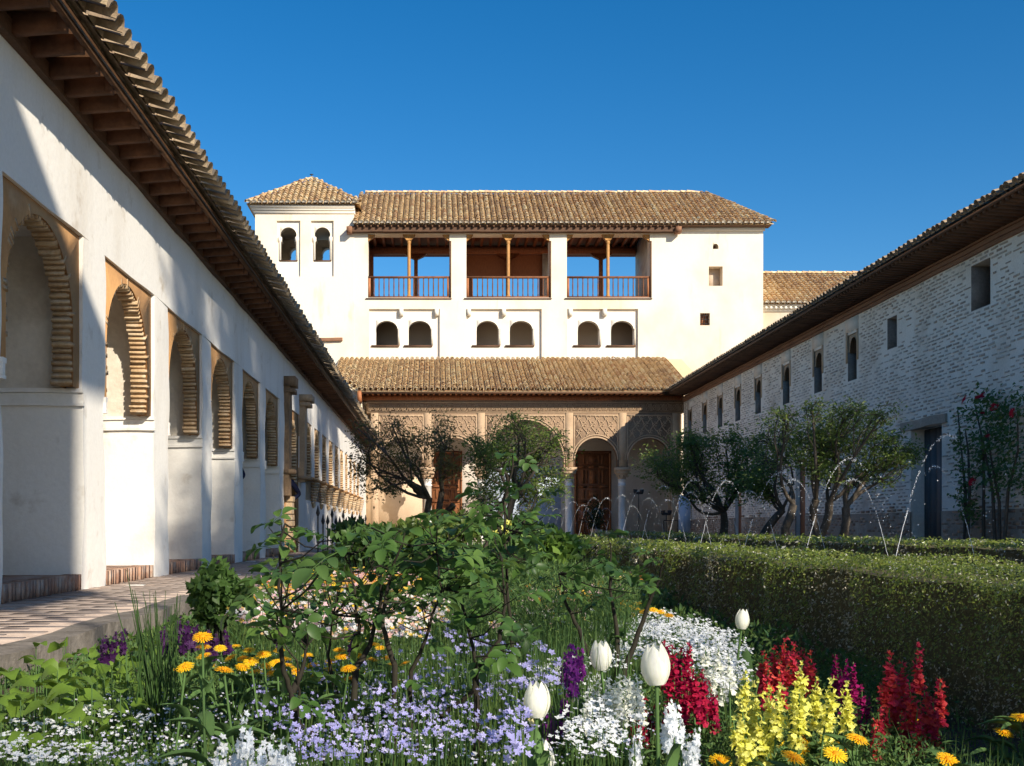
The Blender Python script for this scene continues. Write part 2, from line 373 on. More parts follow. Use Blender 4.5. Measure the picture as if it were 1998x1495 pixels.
def rotz(a):
    c, s = math.cos(a), math.sin(a); return np.array([[c, -s, 0], [s, c, 0], [0, 0, 1.]])
def facerot(n, rg, d, spread):
    z = np.asarray(d, float) + rg.normal(0, spread, (n, 3)); z /= np.linalg.norm(z, axis=1)[:, None]
    x = np.cross(z, rg.normal(0, 1, (n, 3))); x /= np.linalg.norm(x, axis=1)[:, None]
    return np.stack([x, np.cross(z, x), z], 2)
def randrot(n, rg=None, tilt=PI):
    """random rotations: local y axis points into the upper hemisphere limited by tilt from horizontal"""
    rg = rg or rng
    az = rg.uniform(0, 2 * PI, n); el = rg.uniform(-tilt, tilt, n); ro = rg.uniform(-PI, PI, n)
    ca, sa, ce, se, cr, sr = np.cos(az), np.sin(az), np.cos(el), np.sin(el), np.cos(ro), np.sin(ro)
    y = np.stack([ca * ce, sa * ce, se], 1); h = np.stack([-sa, ca, 0 * az], 1); z = np.cross(h, y)
    x = h * cr[:, None] + z * sr[:, None]; z2 = np.cross(x, y)
    return np.stack([x, y, z2], 2)

# ------------------------------------------------------------------ roof tiles
def half_pipe(r0, r1, L, z0, z1, th, seg=6, inv=False):
    V = []; F = []
    s = -1 if inv else 1
    for y, r, zo in ((0, r0, z0), (L, r1, z1)):
        for rr in (r, r - th):
            for k in range(seg + 1):
                a = PI * k / seg; V.append((rr * math.cos(a), y, zo + s * rr * math.sin(a)))
    n = seg + 1
    for k in range(seg):
        F += [(k, k + 1, 2 * n + k + 1, 2 * n + k), (n + k, n + k + 1, 3 * n + k + 1, 3 * n + k), (k, k + 1, n + k + 1, n + k)]
    return np.array(V), F

def tile_roof(parent, A, du, U, width, L, pitch, mat='tile', exposed=.26, nobj=300, clip=None, seed=1, white=None, pans=True, rec=.09, plug=-.004, name='tile', lim=None):
    """A: lower left corner of the tiled slope, du along the eave, U up the slope"""
    rg = np.random.default_rng(seed)
    A = np.array(A, float); du = np.array(du, float); U = np.array(U, float); du /= np.linalg.norm(du); U /= np.linalg.norm(U)
    Nn = np.cross(du, U)
    if Nn[2] < 0: Nn = -Nn
    ncol = int(width / pitch); nrow = max(1, int(L / exposed))
    cv, cf = half_pipe(pitch * .42, pitch * .34, exposed * 1.35, .035, 0.005, .016)
    pv, pf = half_pipe(pitch * .36, pitch * .40, exposed * 1.35, .0, -.02, .014, inv=True)
    mec = MB().add(cv, cf).mesh(name, mat, True); mep = MB().add(pv, pf).mesh(name, 'tiledark', True)  # pans darker than covers: gap shade and dirt put into their colour
    items = []
    for j in range(nrow):
        for i in range(ncol):
            for kind in (0, 1):
                if kind == 1 and not pans: continue
                uu = (i + .5 + (.5 if kind else 0)) * pitch; ss = j * exposed + (rec if kind else 0)
                if uu > width: continue
                if clip and not clip(uu, ss): continue
                items.append((j, kind, uu, ss))
    items.sort(key=lambda t: (t[0], t[1]) if pans else t[0])
    Rb = np.stack([du, U, Nn], 1)
    oc = MB(); data = {0: [[], [], []], 1: [[], [], []]}; ctint = rg.random(ncol + 2)
    for q, (j, kind, uu, ss) in enumerate(items):
        p = A + du * (uu + rg.normal(0, .006)) + U * (ss + rg.normal(0, .012)) + Nn * (rg.normal(0, .005) - (.0 if kind == 0 else .015))
        a = rg.normal(0, .025); R = Rb @ rotz(a) * rg.uniform(.96, 1.04)
        if q < nobj:
            W = np.eye(4); W[:3, :3] = R; W[:3, 3] = p
            put(name, mec if kind == 0 else mep, parent, Matrix(W.tolist()))
        else:
            d = data[kind]; d[0].append(R); d[1].append(p); d[2].append((ctint[int(uu / pitch)] + rg.normal(0, .09)) % 1.)
    for kind, (tv, tf) in ((0, (cv, cf)), (1, (pv, pf))):
        d = data[kind]
        if d[0]: oc.stamp(tv, tf, np.array(d[0]), np.array(d[1]), np.array(d[2]), mat=kind)
    if oc.n:
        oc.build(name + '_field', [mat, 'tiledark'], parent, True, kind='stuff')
    if white:
        mb = MB()
        for j, kind, uu, ss in items:
            if j == 0 and kind == 0:
                p = A + du * uu + U * plug + Nn * .012
                V = [p] + [p + pitch * .41 * (math.cos(PI * k / 6) * du + math.sin(PI * k / 6) * Nn) for k in range(7)]
                V2 = [x + U * .05 for x in V]
                mb.add(V + V2, [(0, k, k + 1) for k in range(1, 7)] + [(k, k + 1, 9 + k, 8 + k) for k in range(1, 7)])
        mb.build('mortar_plugs', white, parent, kind='stuff')

def ridge_tiles(parent, p0, p1, mat='tile', r=.11, step=.3, name='ridge_tile'):
    p0 = np.array(p0, float); p1 = np.array(p1, float); d = p1 - p0; Ln = np.linalg.norm(d); d /= Ln
    x = np.cross(d, (0, 0, 1.)); x /= np.linalg.norm(x); z = np.cross(x, d)
    v, f = half_pipe(r, r * .9, step * 1.2, .02, 0, .016)
    me = MB().add(v, f).mesh(name, mat, True)
    for k in range(int(Ln / step)):
        W = np.eye(4); W[:3, :3] = np.stack([x, d, z], 1); W[:3, 3] = p0 + d * step * k + rng.normal(0, .006, 3)
        put(name, me, parent, Matrix(W.tolist()))

# ================================================================== setting
BED = -.62; PATH = -.49; GX = -2.8; FLOOR = -.5
def struct(o): o['kind'] = 'structure'; return o
mb = MB(); mb.add([(-400, -400, -.75), (400, -400, -.75), (400, 900, -.75), (-400, 900, -.75)], [(0, 1, 2, 3)])
struct(mb.build('ground', 'courtground'))
# planting beds: gently uneven soil
def soil(name, x0, x1, y0, y1, z):
    nx = int((x1 - x0) / .2) + 1; ny = int((y1 - y0) / .25) + 1
    X, Y = np.meshgrid(np.linspace(x0, x1, nx), np.linspace(y0, y1, ny), indexing='ij')
    Z = z + .018 * np.sin(7 * X + 3 * Y) + .015 * np.sin(5 * Y - 4 * X) + rng.normal(0, .006, X.shape)
    idx = np.arange(X.size).reshape(X.shape)
    q = np.stack([idx[:-1, :-1], idx[1:, :-1], idx[1:, 1:], idx[:-1, 1:]], -1).reshape(-1, 4)
    m_ = MB().add(np.stack([X.ravel(), Y.ravel(), Z.ravel()], 1), q)
    return struct(m_.build(name, 'soil', smooth=True))
soil('flower_bed', -1.66, 2.3, .6, 34, BED)
soil('tree_bed', 4.8, 7.9, .6, 34, BED)
struct(Box(7.9, 9.98, .6, 34, -.74, PATH - .05).build('side_walk', 'palepave'))
struct(Box(-1.655, 9.98, 34, 44.18, -.74, PATH - .03).build('bounce_forecourt', 'palepave'))  # pale paving out of view, added to bounce sun into the portico
struct(Box(2.18, 2.77, .6, 34, -.74, PATH - .04).build('channel_walk', 'palepave')); struct(Box(4.625, 4.74, .6, 34, -.74, PATH - .04).build('channel_edge', 'palepave'))
# water channel between the hedges
mb = Box(2.78, 2.98, .6, 33.9, -.74, -.46); box(mb, 4.42, 4.62, .6, 33.9, -.74, -.46)
struct(mb.build('channel_kerb', 'kerbstone'))
mb = MB(); mb.add([(2.98, .6, -.6), (4.42, .6, -.6), (4.42, 33.9, -.6), (2.98, 33.9, -.6)], [(0, 1, 2, 3)])
struct(mb.build('water', 'pool'))

# paved path along the gallery: the pavers lie on a bedding slab, kerb wall to the flower bed
path = struct(Box(GX - .2, -1.83, .5, 44.9, -.74, PATH - .0025).build('path', 'paver'))
mb = MB(); rough_box(mb, -1.83, -1.66, .5, 44.9, -.74, PATH - .002, step=.3, amp=.006, f=3.)
struct(mb.build('path_kerb', 'kerbstone'))
pv = boxv(-.0695, .0695, -.1435, .1435, -.02, .0)
mep = MB().add(pv, BOXF).mesh('paver', 'paver'); meg = MB().add(boxv(-.068, .068, -.068, .068, -.02, .002), BOXF).mesh('glazed_tile', 'glazed')
rest = MB(); RR = []; TT = []; cnt = 0
row = 0; y = 3.2
rgp = np.random.default_rng(5)
while y < 44.8:
    # rows across the path: bricks laid along X, staggered
    x = -1.835 - .142 - (.142 if row % 2 else 0)
    while x > GX - .02:
        p = np.array([x, y, PATH + abs(rgp.normal(0, .0007))])
        if p[0] > GX + .0:
            R = rotz(PI / 2 + rgp.normal(0, .01))
            inset = rgp.random() < .028
            if inset:
                W = np.eye(4); W[:3, :3] = R; W[:3, 3] = p; put('glazed_tile', meg, path, Matrix(W.tolist()))
            elif cnt < 300 and y > 4.6 * abs(x) / 1.81:
                W = np.eye(4); W[:3, :3] = R; W[:3, 3] = p; put('paver', mep, path, Matrix(W.tolist())); cnt += 1
            else:
                RR.append(R); TT.append(p)
        x -= .292
    y += .144; row += 1
rest.stamp(pv, BOXF, np.array(RR), np.array(TT), rgp.random(len(TT)))
rest.build('paver_field', 'paver', path, kind='stuff')

# ================================================================== left gallery
G = thing('arcaded_gallery', 'long white gallery of deep brick-edged arches with ochre spandrels under a tiled eave', 'gallery', (GX, 5, PATH))
NZ = 2.31; SILL = 1.09
near = [(4.95, 6.6), (7.2, 8.86), (9.45, 11.1), (11.7, 13.38), (13.95, 15.55), (16.2, 17.8), (18.35, 20.0)]
far = [(25.26 - 1.25 + 1.75 * k, 25.26 + 1.75 * k) for k in range(10)]
# piers
edges = [1.0]
for a, b in near: edges += [a, b]
edges += [20.62]
for i in range(0, len(edges), 2):
    m_ = MB(); rough_box(m_, GX - .9, GX, edges[i], edges[i + 1], PATH - .05, NZ + .004, step=.10, amp=.0075, f=2.6)
    m_.build('pier', 'plaster', G, smooth=True)
m_ = MB(); rough_box(m_, GX - .9, GX + .002, 1.0, 44.6, NZ, 3.24, step=.16, amp=.004, f=2.2)
m_.build('upper_wall', 'plaster', G, smooth=True)
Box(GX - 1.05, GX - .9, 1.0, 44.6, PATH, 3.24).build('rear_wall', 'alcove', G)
# alcoves
def voussoirs(yc, r, zc, z0, thick, depth, x_front, spacing, bh, parent, nmax=10**9, objs=True, mat='brick'):
    items = []
    nv = int((zc - z0) / spacing)
    for s in (-1, 1):
        for k in range(nv):
            items.append((yc + s * (r + thick / 2), z0 + (k + .5) * (zc - z0) / nv, 0. if s < 0 else PI, s))
    na = int(PI * (r + thick / 2) / spacing)
    for k in range(na):
        a = PI * (k + .5) / na
        items.append((yc + (r + thick / 2) * math.cos(a), zc + (r + thick / 2) * math.sin(a), a, 0))
    Rs, Ts = [], []
    for q, (yy, zz, a, s) in enumerate(items):
        tang = np.array([0, -math.sin(a), math.cos(a)]) if s == 0 else np.array([0, 0, 1.])
        rad = np.array([0, math.cos(a), math.sin(a)]) if s == 0 else np.array([0, s, 0.])
        pair = (q // 1) % 2
        jit = rng.normal(0, .004) + (.008 if pair else 0)
        R = np.stack([np.array([1., 0, 0]) * (depth + rng.normal(0, .006)), rad * (thick + rng.normal(0, .008)), tang * bh * rng.uniform(.85, 1.1)], 1)
        Ts.append(np.array([x_front - depth / 2 + rng.normal(0, .006), yy, zz]) - rad * jit * (1 if True else 0)); Rs.append(R)
    return Rs, Ts
unit = boxv(-.5, .5, -.5, .5, -.5, .5)
# slightly worn brick: bevelled by pulling the corners
meb = MB().add(unit, BOXF).mesh('brick', 'brick'); mefb = MB().add(unit, BOXF).mesh('brick', 'floorbrick')
for (a, b) in near:
    yc = (a + b) / 2; hw = (b - a) / 2; r = hw - .17; zc = NZ - .10 - r
    m_ = MB(); arch_fill(m_, MS, a - .005, b + .005, SILL + .01, NZ + .003, yc, r + .022, zc, GX - .03, GX - .13, n=26)
    sp = m_.build('spandrel', 'ochre', G)
    # thin dark shadow gap above the panel comes from its recess behind the wall face
    Rs, Ts = voussoirs(yc, r, zc, SILL + .02, .085, .15, GX - .036, .047, .034, sp)
    for R, T in zip(Rs, Ts):
        W = np.eye(4); W[:3, :3] = R; W[:3, 3] = T; put('brick', meb, sp, Matrix(W.tolist()))
    mo = MB(); mo.stamp(unit, BOXF, np.array([np.stack([R[:, 0] * .88, R[:, 1] * .80, R[:, 2] / np.linalg.norm(R[:, 2]) * .052], 1) for R in Rs]), np.array([T + (R[:, 1] / np.linalg.norm(R[:, 1])) * .012 + np.array([-.008, 0, 0]) for R, T in zip(Rs, Ts)]), rng.random(len(Ts))); mo.build('mortar_bed', 'brickmortar', sp)
    # impost moulding on both jambs
    for yy, s in ((b, -1), (a, 1)):
        for (z0, z1, pr) in ((SILL - .022, SILL + .012, .05), (SILL - .10, SILL - .024, .03), (SILL - .125, SILL - .102, .045)):
            m_ = MB(); y0, y1 = sorted((yy + s * pr, yy - s * .01))
            rough_box(m_, GX - .9, GX + .012, y0, y1, z0, z1, step=.14, amp=.003, f=4.)
            m_.build('impost_moulding', 'plaster', G, smooth=True)
    # old plaster above the impost on the jamb
    rough_box(MB(), GX - .9, GX - .16, b - .012, b + .01, SILL + .012, NZ, step=.2, amp=.003).build('jamb_plaster', 'alcove', G, smooth=True)
    # brick edged bench floor
    bn = Box(GX - .9, GX - .11, a - .01, b + .01, PATH - .02, PATH + .115).build('alcove_floor', 'floorbrick', G)
    nb = int((b - a) / .073)
    for k in range(nb):
        y0 = a + (k + .5) * (b - a) / nb
        W = np.diag([.13, (b - a) / nb * .88, .122 + rng.normal(0, .004), 1.]); W[:3, 3] = (GX - .075 + rng.normal(0, .006), y0, PATH + .06)
        put('brick', mefb, bn, Matrix(W.tolist()))
# carved portal between the near and the far arches
pm = MB(); arch_fill(pm, MS, 20.95, 22.95, -.49, 2.55, 21.95, .55, 1.55, GX - .02, GX - .2, n=18)
pp = pm.build('portal_panel', 'ochre', G)
Rs, Ts = voussoirs(21.95, .47, 1.55, .9, .10, .16, GX + .0, .062, .043, pp)
m_ = MB().stamp(unit, BOXF, np.array(Rs), np.array(Ts), rng.random(len(Ts))); m_.build('brick_arch', 'brick', pp, kind='stuff')
m_ = MB(); rough_box(m_, GX - .9, GX, 22.95, 24.01, PATH - .05, NZ + .2, step=.15, amp=.005); m_.build('pier', 'plaster', G, smooth=True)
m_ = MB(); rough_box(m_, GX - .02, GX + .10, 20.62, 20.95, .60, 2.78, step=.12, amp=.008)
box(m_, GX - .02, GX + .21, 20.58, 21.04, 2.62, 2.80); box(m_, GX - .02, GX + .19, 20.6, 21.02, 2.5, 2.58); box(m_, GX - .02, GX + .2, 20.58, 21.02, 1.0, 1.08)
m_.build('carved_post', 'jambwood', G)
m_ = MB(); rough_box(m_, GX - .02, GX + .11, 22.95, 23.3, .95, 2.72, step=.12, amp=.008)
box(m_, GX - .02, GX + .26, 22.9, 23.42, 2.60, 2.74); box(m_, GX - .02, GX + .22, 22.92, 23.4, 2.5, 2.58); box(m_, GX - .02, GX + .22, 22.9, 23.42, 1.0, 1.06)
m_.build('carved_post', 'stucco', G)
m_ = MB()
for k in range(9): rough_box(m_, GX - .05, GX + .10 + rng.normal(0, .006), 21.0, 21.35, -.42 + k * .115, -.42 + k * .115 + .095, step=.3, amp=.003)
m_.build('brick_pilaster', 'brick', G)
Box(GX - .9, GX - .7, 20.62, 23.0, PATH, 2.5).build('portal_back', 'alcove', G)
# far arches
for k, (a, b) in enumerate(far):
    yc = (a + b) / 2; hw = (b - a) / 2; r = hw - .16; zc = NZ - .1 - r
    m_ = MB(); rough_box(m_, GX - .9, GX, b, (far[k + 1][0] if k < 9 else 44.6), .55, NZ + .004, step=.22, amp=.004); m_.build('pier', 'plaster', G, smooth=True)
    m_ = MB(); arch_fill(m_, MS, a - .005, b + .005, 1.06, NZ + .003, yc, r + .05, zc, GX - .03, GX - .15, n=14)
    sp = m_.build('spandrel', 'ochre', G)
    Rs, Ts = voussoirs(yc, r, zc, 1.08, .10, .16, GX - .008, .064, .043, sp)
    MB().stamp(unit, BOXF, np.array(Rs), np.array(Ts), rng.random(len(Ts))).build('brick_arch', 'brick', sp, kind='stuff')
    # brick corbel under the jamb, stepping in towards its foot
    Rs, Ts = [], []
    for q in range(8):
        z = .56 + q * .062; pr = .05 + .10 * (q / 7) ** .8
        Rs.append(np.diag([pr + .02, .34, .045])); Ts.append((GX + pr / 2, b + .06, z))
    cb = MB().stamp(unit, BOXF, np.array(Rs), np.array(Ts), rng.random(8)); lathe(cb, [(.01, -.08), (.05, -.03), (.06, .02)], (GX + .03, b + .06, .52), 8)
    cb.build('brick_corbel', 'brick', G)
    Box(GX - .9, GX + .13, a - .2, b + .24 if k == 9 else far[k + 1][0] - .21, 1.052, 1.10).build('sill_course', 'ochre', G)
m_ = MB(); rough_box(m_, GX - .88, GX - .002, 23.4, 44.6, PATH - .05, .60, step=.25, amp=.005); m_.build('lower_wall', 'plaster', G, smooth=True)
# eave: wall plate, rafters, soffit boards, fascia, tiles
mb = MB(); rough_box(mb, GX - .02, GX + .055, 1.0, 44.8, 3.18, 3.30, step=.5, amp=.006); mb.build('wall_plate', 'wood', G)
raf = MB(); V = boxv(-.0, .36, -.036, .036, 0, .14); V[1, 2] += .03; V[2, 2] += .03
raf.add(V, BOXF); box(raf, .33, .38, -.04, .04, .03, .141)
mer = raf.mesh('rafter', 'rafterwood')
y = 2.0; k = 0
while y < 44.6:
    W = np.eye(4); W[:3, :3] = rotz(rng.normal(0, .012)); W[:3, 3] = (GX + .02, y + rng.normal(0, .008), 3.205 + rng.normal(0, .004)); put('rafter', mer, G, Matrix(W.tolist())); y += .35
RG = Box(GX - 1.6, GX + .44, 1.0, 44.8, 3.352, 3.366).build('roof_deck', 'wood', G)
Box(GX + .40, GX + .445, 1.0, 44.8, 3.27, 3.322).build('fascia', 'wood', G)
Uo = np.array([-math.cos(.36), 0, math.sin(.36)])
# a row of flat under-tiles, then the curved tiles
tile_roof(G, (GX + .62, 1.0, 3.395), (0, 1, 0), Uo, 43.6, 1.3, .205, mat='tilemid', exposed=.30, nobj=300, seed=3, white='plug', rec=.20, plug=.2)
m_ = MB()
for k in range(160):
    yy = 1.5 + k * .27; box(m_, GX + .25, GX + .44 + rng.normal(0, .01), yy, yy + .25, 3.37 + rng.uniform(0, .006), 3.392, tint=rng.random())
m_.build('under_tiles', 'tiledark', G, kind='stuff')
sl = MB(); sl.add([(GX + .5, 1, 3.36), (GX + .5, 44.8, 3.36), (GX - 2.6, 44.8, 4.45), (GX - 2.6, 1, 4.45)], [(0, 1, 2, 3)])
sl.build('roof_slope', 'tiledark', G)
ge = MB(); ge.add([(GX - 1.0, 44.62, -.5), (GX, 44.62, -.5), (GX, 44.62, 3.3), (GX - 2.6, 44.62, 4.4), (GX - 2.6, 44.62, -.5)], [(0, 1, 2, 3, 4)])
ge.build('end_wall', 'plaster', G)
m_ = MB(); tube(m_, [(GX + .455, 1.0, 3.29), (GX + .455, 44.6, 3.29)], .008, 5); m_.build('wire', 'iron', G)

# ================================================================== right brick range
BX = 10.0
B = thing('brick_range', 'long two-storey range of whitewashed brick in shade with small arched windows', 'building', (BX, 30, BED))
wins = [(26.8, .58), (29.2, .6), (31.85, .62), (34.62, .6), (36.95, .62), (39.25, .62), (41.5, .6), (43.9, .55)]
WZ0, WZ1 = 3.54, 4.66
holes = [(c - w_ / 2, c + w_ / 2, WZ0, WZ1) for c, w_ in wins]
holes += [(24.2, 24.72, 3.93, 4.62), (20.12, 20.85, 4.03, 4.88), (22.05, 23.5, BED, 2.06)]
doors2 = [(30.2, 31.0, BED, 1.9), (36.5, 37.3, BED, 1.9)]
holes += doors2
m_ = MB(); wall(m_, MS, 16.2, 45.0, -.75, 5.06, holes, BX, BX + .55); BW = m_.build('wall', 'wmortar', B)
Box(BX + .56, BX + 3.0, 16.2, 45, -.75, 5.36).build('inner_core', 'room', B)
# window surrounds: arched plaster head, relieving panel, timber jamb
for c, w_ in wins:
    m_ = MB(); arch_fill(m_, MS, c - w_ / 2 - .0, c + w_ / 2, WZ1 - .42, WZ1 + .001, c, w_ / 2 - .06, WZ1 - .36, BX + .03, BX + .22, ry=.28, n=12)
    o = m_.build('window_arch', 'stucco', B)
    Box(BX - .012, BX + .02, c - .42, c + .42, WZ1 + .06, 5.05).build('plaster_panel', 'wmortar', B)
    m_ = Box(BX - .008, BX + .02, c + w_ / 2, c + w_ / 2 + .12, WZ0 + .45, WZ1 + .06); box(m_, BX - .008, BX + .02, c - w_ / 2 - .12, c - w_ / 2, WZ0 + .45, WZ1 + .06); m_.build('window_frame', 'stucco', B)
    Box(BX + .25, BX + .30, c - w_ / 2, c + w_ / 2, WZ0, WZ1).build('window_backing', 'darkinfill', B)  # dark sheet standing in for the shaded void of the window
    for yj in (c + w_ / 2 - .012, c - w_ / 2 + .001): Box(BX + .004, BX + .249, yj, yj + .011, WZ0 + .001, WZ1 - .42).build('window_jamb', 'jamb', B)
for a, b, z0, z1 in holes[8:10]:
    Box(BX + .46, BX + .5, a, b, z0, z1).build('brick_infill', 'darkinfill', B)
    Box(BX + .004, BX + .458, b - .012, b - .001, z0 + .013, z1 - .001).build('window_jamb', 'jamb', B); Box(BX + .004, BX + .458, a + .001, a + .012, z0 + .013, z1 - .001).build('window_jamb', 'jamb', B); Box(BX + .004, BX + .458, a + .001, b - .001, z0 + .001, z0 + .012).build('window_sill', 'jamb', B)
DL = MB(); rough_box(DL, BX - .05, BX + .2, 21.82, 23.9, 2.06, 2.24, step=.15, amp=.008); DL.build('lintel', 'pmortar', B)
dd = Box(BX + .3, BX + .36, 22.05, 23.5, BED, 2.06).build('door', 'doordark', B)
for k in range(5):
    Box(BX + .285, BX + .298, 22.07 + k * .287, 22.07 + k * .287 + .27, BED + .02, 2.04).build('plank', 'doordark', dd)
for a, b, z0, z1 in doors2:
    Box(BX + .12, BX + .17, a, b, z0, z1).build('door', 'doorwood', B)
# bricks
ub = boxv(-.003, .012, -.125, .125, -.017, .017)
meW = MB().add(ub * np.array([1, 1, 1]), BOXF).mesh('brick', 'wbrick')
items = []; rgb = np.random.default_rng(11)
def blocked(y, z):
    for a, b, c, d in holes:
        if a - .14 < y < b + .14 and c - .03 < z < d + .03: return True
    for c, w_ in wins:
        if abs(y - c) < .55 and WZ0 + .4 < z: return True
    return (21.7 < y < 24.0 and 2.02 < z < 2.28)
zz = -.58; k = 0; plinth = []
while zz < 5.02:
    low = zz < .36 + .05 * math.sin(zz * 9)
    y = 16.35 + (.15 if k % 2 else 0) + rgb.uniform(-.03, .03)
    while y < 44.9:
        yy = y + rgb.normal(0, .012); lim = .36 + .12 * math.sin(yy * 1.3) + .08 * math.sin(yy * 3.7)
        if not blocked(yy, zz) and rgb.random() > .06 + .42 * max(0, math.sin(yy * .9 + zz * 2.1) * math.sin(yy * .37 - zz * 1.3 + 1) + .25 * math.sin(yy * 3.1 + zz * 5)):
            (plinth if zz < lim else items).append((yy, zz + rgb.normal(0, .004), rgb.uniform(.45, 1.1), rgb.uniform(.55, 1.3), rgb.normal(0, .02)))
        y += .30
    zz += .0735; k += 1
vis = sorted([t for t in items if t[0] > 18.6 + 0 and t[1] > .1], key=lambda t: t[0])[:300]; visset = set(map(id, vis))
Rs, Ts = [], []
for t in items:
    R = np.diag([1., t[2], t[3]]); c, s = math.cos(t[4]), math.sin(t[4]); R = np.array([[1, 0, 0], [0, c, -s], [0, s, c]]) @ R
    T = np.array([BX - .004 + rgb.normal(0, .002), t[0], t[1]])
    if id(t) in visset:
        W = np.eye(4); W[:3, :3] = R; W[:3, 3] = T; put('brick', meW, BW, Matrix(W.tolist()))
    else: Rs.append(R); Ts.append(T)
MB().stamp(ub, BOXF, np.array(Rs), np.array(Ts), rgb.random(len(Ts))).build('brickwork', 'wbrick', BW, kind='stuff')
Rs = [np.diag([2.2 * rgb.uniform(.6, 1.3), t[2] * 1.05, t[3] * 1.5]) for t in plinth]; Ts = [np.array([BX - .012, t[0], t[1]]) for t in plinth]
MB().stamp(ub, BOXF, np.array(Rs), np.array(Ts), rgb.random(len(Ts))).build('plinth_brickwork', 'pbrick', BW, kind='stuff')
wall(MB(), MS, 16.2, 45.0, -.75, .33, [(h[0], h[1], h[2], min(h[3], .33)) for h in holes if h[2] < .3], BX - .012, BX + .02).build('plinth', 'pmortar', B)
# cornice and eave
for (z0, z1, pr) in ((5.05, 5.12, .05), (5.122, 5.15, .085), (5.152, 5.215, .06), (5.217, 5.255, .10)):
    mb = MB(); rough_box(mb, BX - pr, BX + .3, 16.2, 45.0, z0, z1, step=.7, amp=.004); mb.build('cornice_beam', 'cornicewood', B)
raf = MB(); V = boxv(-.62, .0, -.04, .04, 0, .10); V[[0, 3, 4, 7], 2] += .05; raf.add(V, BOXF); lathe(raf, [(.03, 0), (.045, .03), (.045, .07), (.03, .1)], (-.63, 0, .05), 8)
mer = raf.mesh('rafter', 'wood'); y = 16.4
while y < 44.5:
    W = np.eye(4); W[:3, 3] = (BX - .08, y + rng.normal(0, .006), 5.257); put('rafter', mer, B, Matrix(W.tolist())); y += .19
db = MB(); db.add([(BX - .74, 16.2, 5.415), (BX - .74, 45, 5.415), (BX + 2.6, 45, 5.365), (BX + 2.6, 16.2, 5.365)], [(0, 1, 2, 3)]); db.build('soffit', 'wood', B)
Box(BX - .77, BX - .735, 16.2, 44.6, 5.355, 5.41).build('fascia', 'wood', B)
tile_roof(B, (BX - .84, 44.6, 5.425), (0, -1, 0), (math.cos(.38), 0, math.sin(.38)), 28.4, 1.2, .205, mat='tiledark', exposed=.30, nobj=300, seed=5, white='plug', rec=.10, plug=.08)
sl = MB(); sl.add([(BX - .75, 16.2, 5.43), (BX - .75, 45, 5.43), (BX + 3.4, 45, 7.06), (BX + 3.4, 16.2, 7.06)], [(0, 1, 2, 3)]); sl.build('roof_slope', 'tiledark', B)
ge = MB(); ge.add([(BX + .02, 16.21, -.75), (BX + 3.3, 16.21, -.75), (BX + 3.3, 16.21, 6.95), (BX + .02, 16.21, 5.36)], [(0, 1, 2, 3)]); ge.build('gable_end', 'wmortar', B)

# ================================================================== north pavilion: tower, loggia and portico
FY = 49.5
sc_ = FY / FPX
def fx(px): return (px - VPX) * sc_
def fz(py): return (VPY - py) * sc_
N_ = thing('white_pavilion', 'tall cream limewashed pavilion with wooden loggia, square corner tower and carved portico', 'building', (3.5, FY, FLOOR))
LB = [(fx(718), fx(877)), (fx(910), fx(1072)), (fx(1106), fx(1268))]; LZ0, LZ1 = fz(581), fz(457)
panels = [(fx(720), fx(858)), (fx(910), fx(1057)), (fx(1107), fx(1245))]
wpx = [(733, 776), (797, 841), (930, 973), (995, 1040), (1128, 1170), (1193, 1238)]
WB, WT = fz(673), fz(624)
TX0, TX1 = fx(498), fx(690)
holes = [(a, b, LZ0, LZ1) for a, b in LB] + [(a, b, 7.3, fz(603)) for a, b in panels]
sqw = [(fx(1383), fx(1410), fz(558), fz(520)), (fx(1366), fx(1385), fz(635), fz(611)), (fx(1391), fx(1402), fz(486), fz(474))]
holes += sqw
TP = [(fx(540), fx(586), fz(540), fz(431)), (fx(607), fx(651), fz(540), fz(431))]
main = MB(); wall(main, MF, TX1, fx(1489), FLOOR - .2, 13.30, holes, FY, FY + .6); main.build('wall', 'cream', N_)
# recessed window panels with paired segmental-arched openings
for k, (a, b) in enumerate(panels):
    ws = [(fx(p), fx(q)) for p, q in wpx[2 * k:2 * k + 2]]
    m_ = MB(); wall(m_, MF, a - .01, b + .01, 7.2, fz(603) + .01, [(p, q, WB, WT) for p, q in ws], FY + .14, FY + .5); m_.build('window_panel', 'white', N_)
    for p, q in ws:
        m_ = MB(); arch_fill(m_, MF, p - .001, q + .001, WB + .66, WT + .001, (p + q) / 2, (q - p) / 2 - .01, WB + .72, FY + .145, FY + .495, ry=WT - WB - .74, n=12); m_.build('window_arch', 'white', N_)
        Box(p - .2, q + .06, FY + .06, FY + .3, WB - .07, WB - .002).build('window_sill', 'wood', N_)
        Box(q + .002, q + .10, FY + .115, FY + .14 - .002, WB, WB + .74).build('reveal_strip', 'alcove', N_)  # added strip coloured like the window reveal
    for px in ((783, 852) if k == 0 else (915, 983) if k == 1 else (1113, 1180)):
        Box(fx(px) - .09, fx(px) + .09, FY - .06, FY + .137, fz(616), fz(603) - .003).build('corbel', 'white', N_)
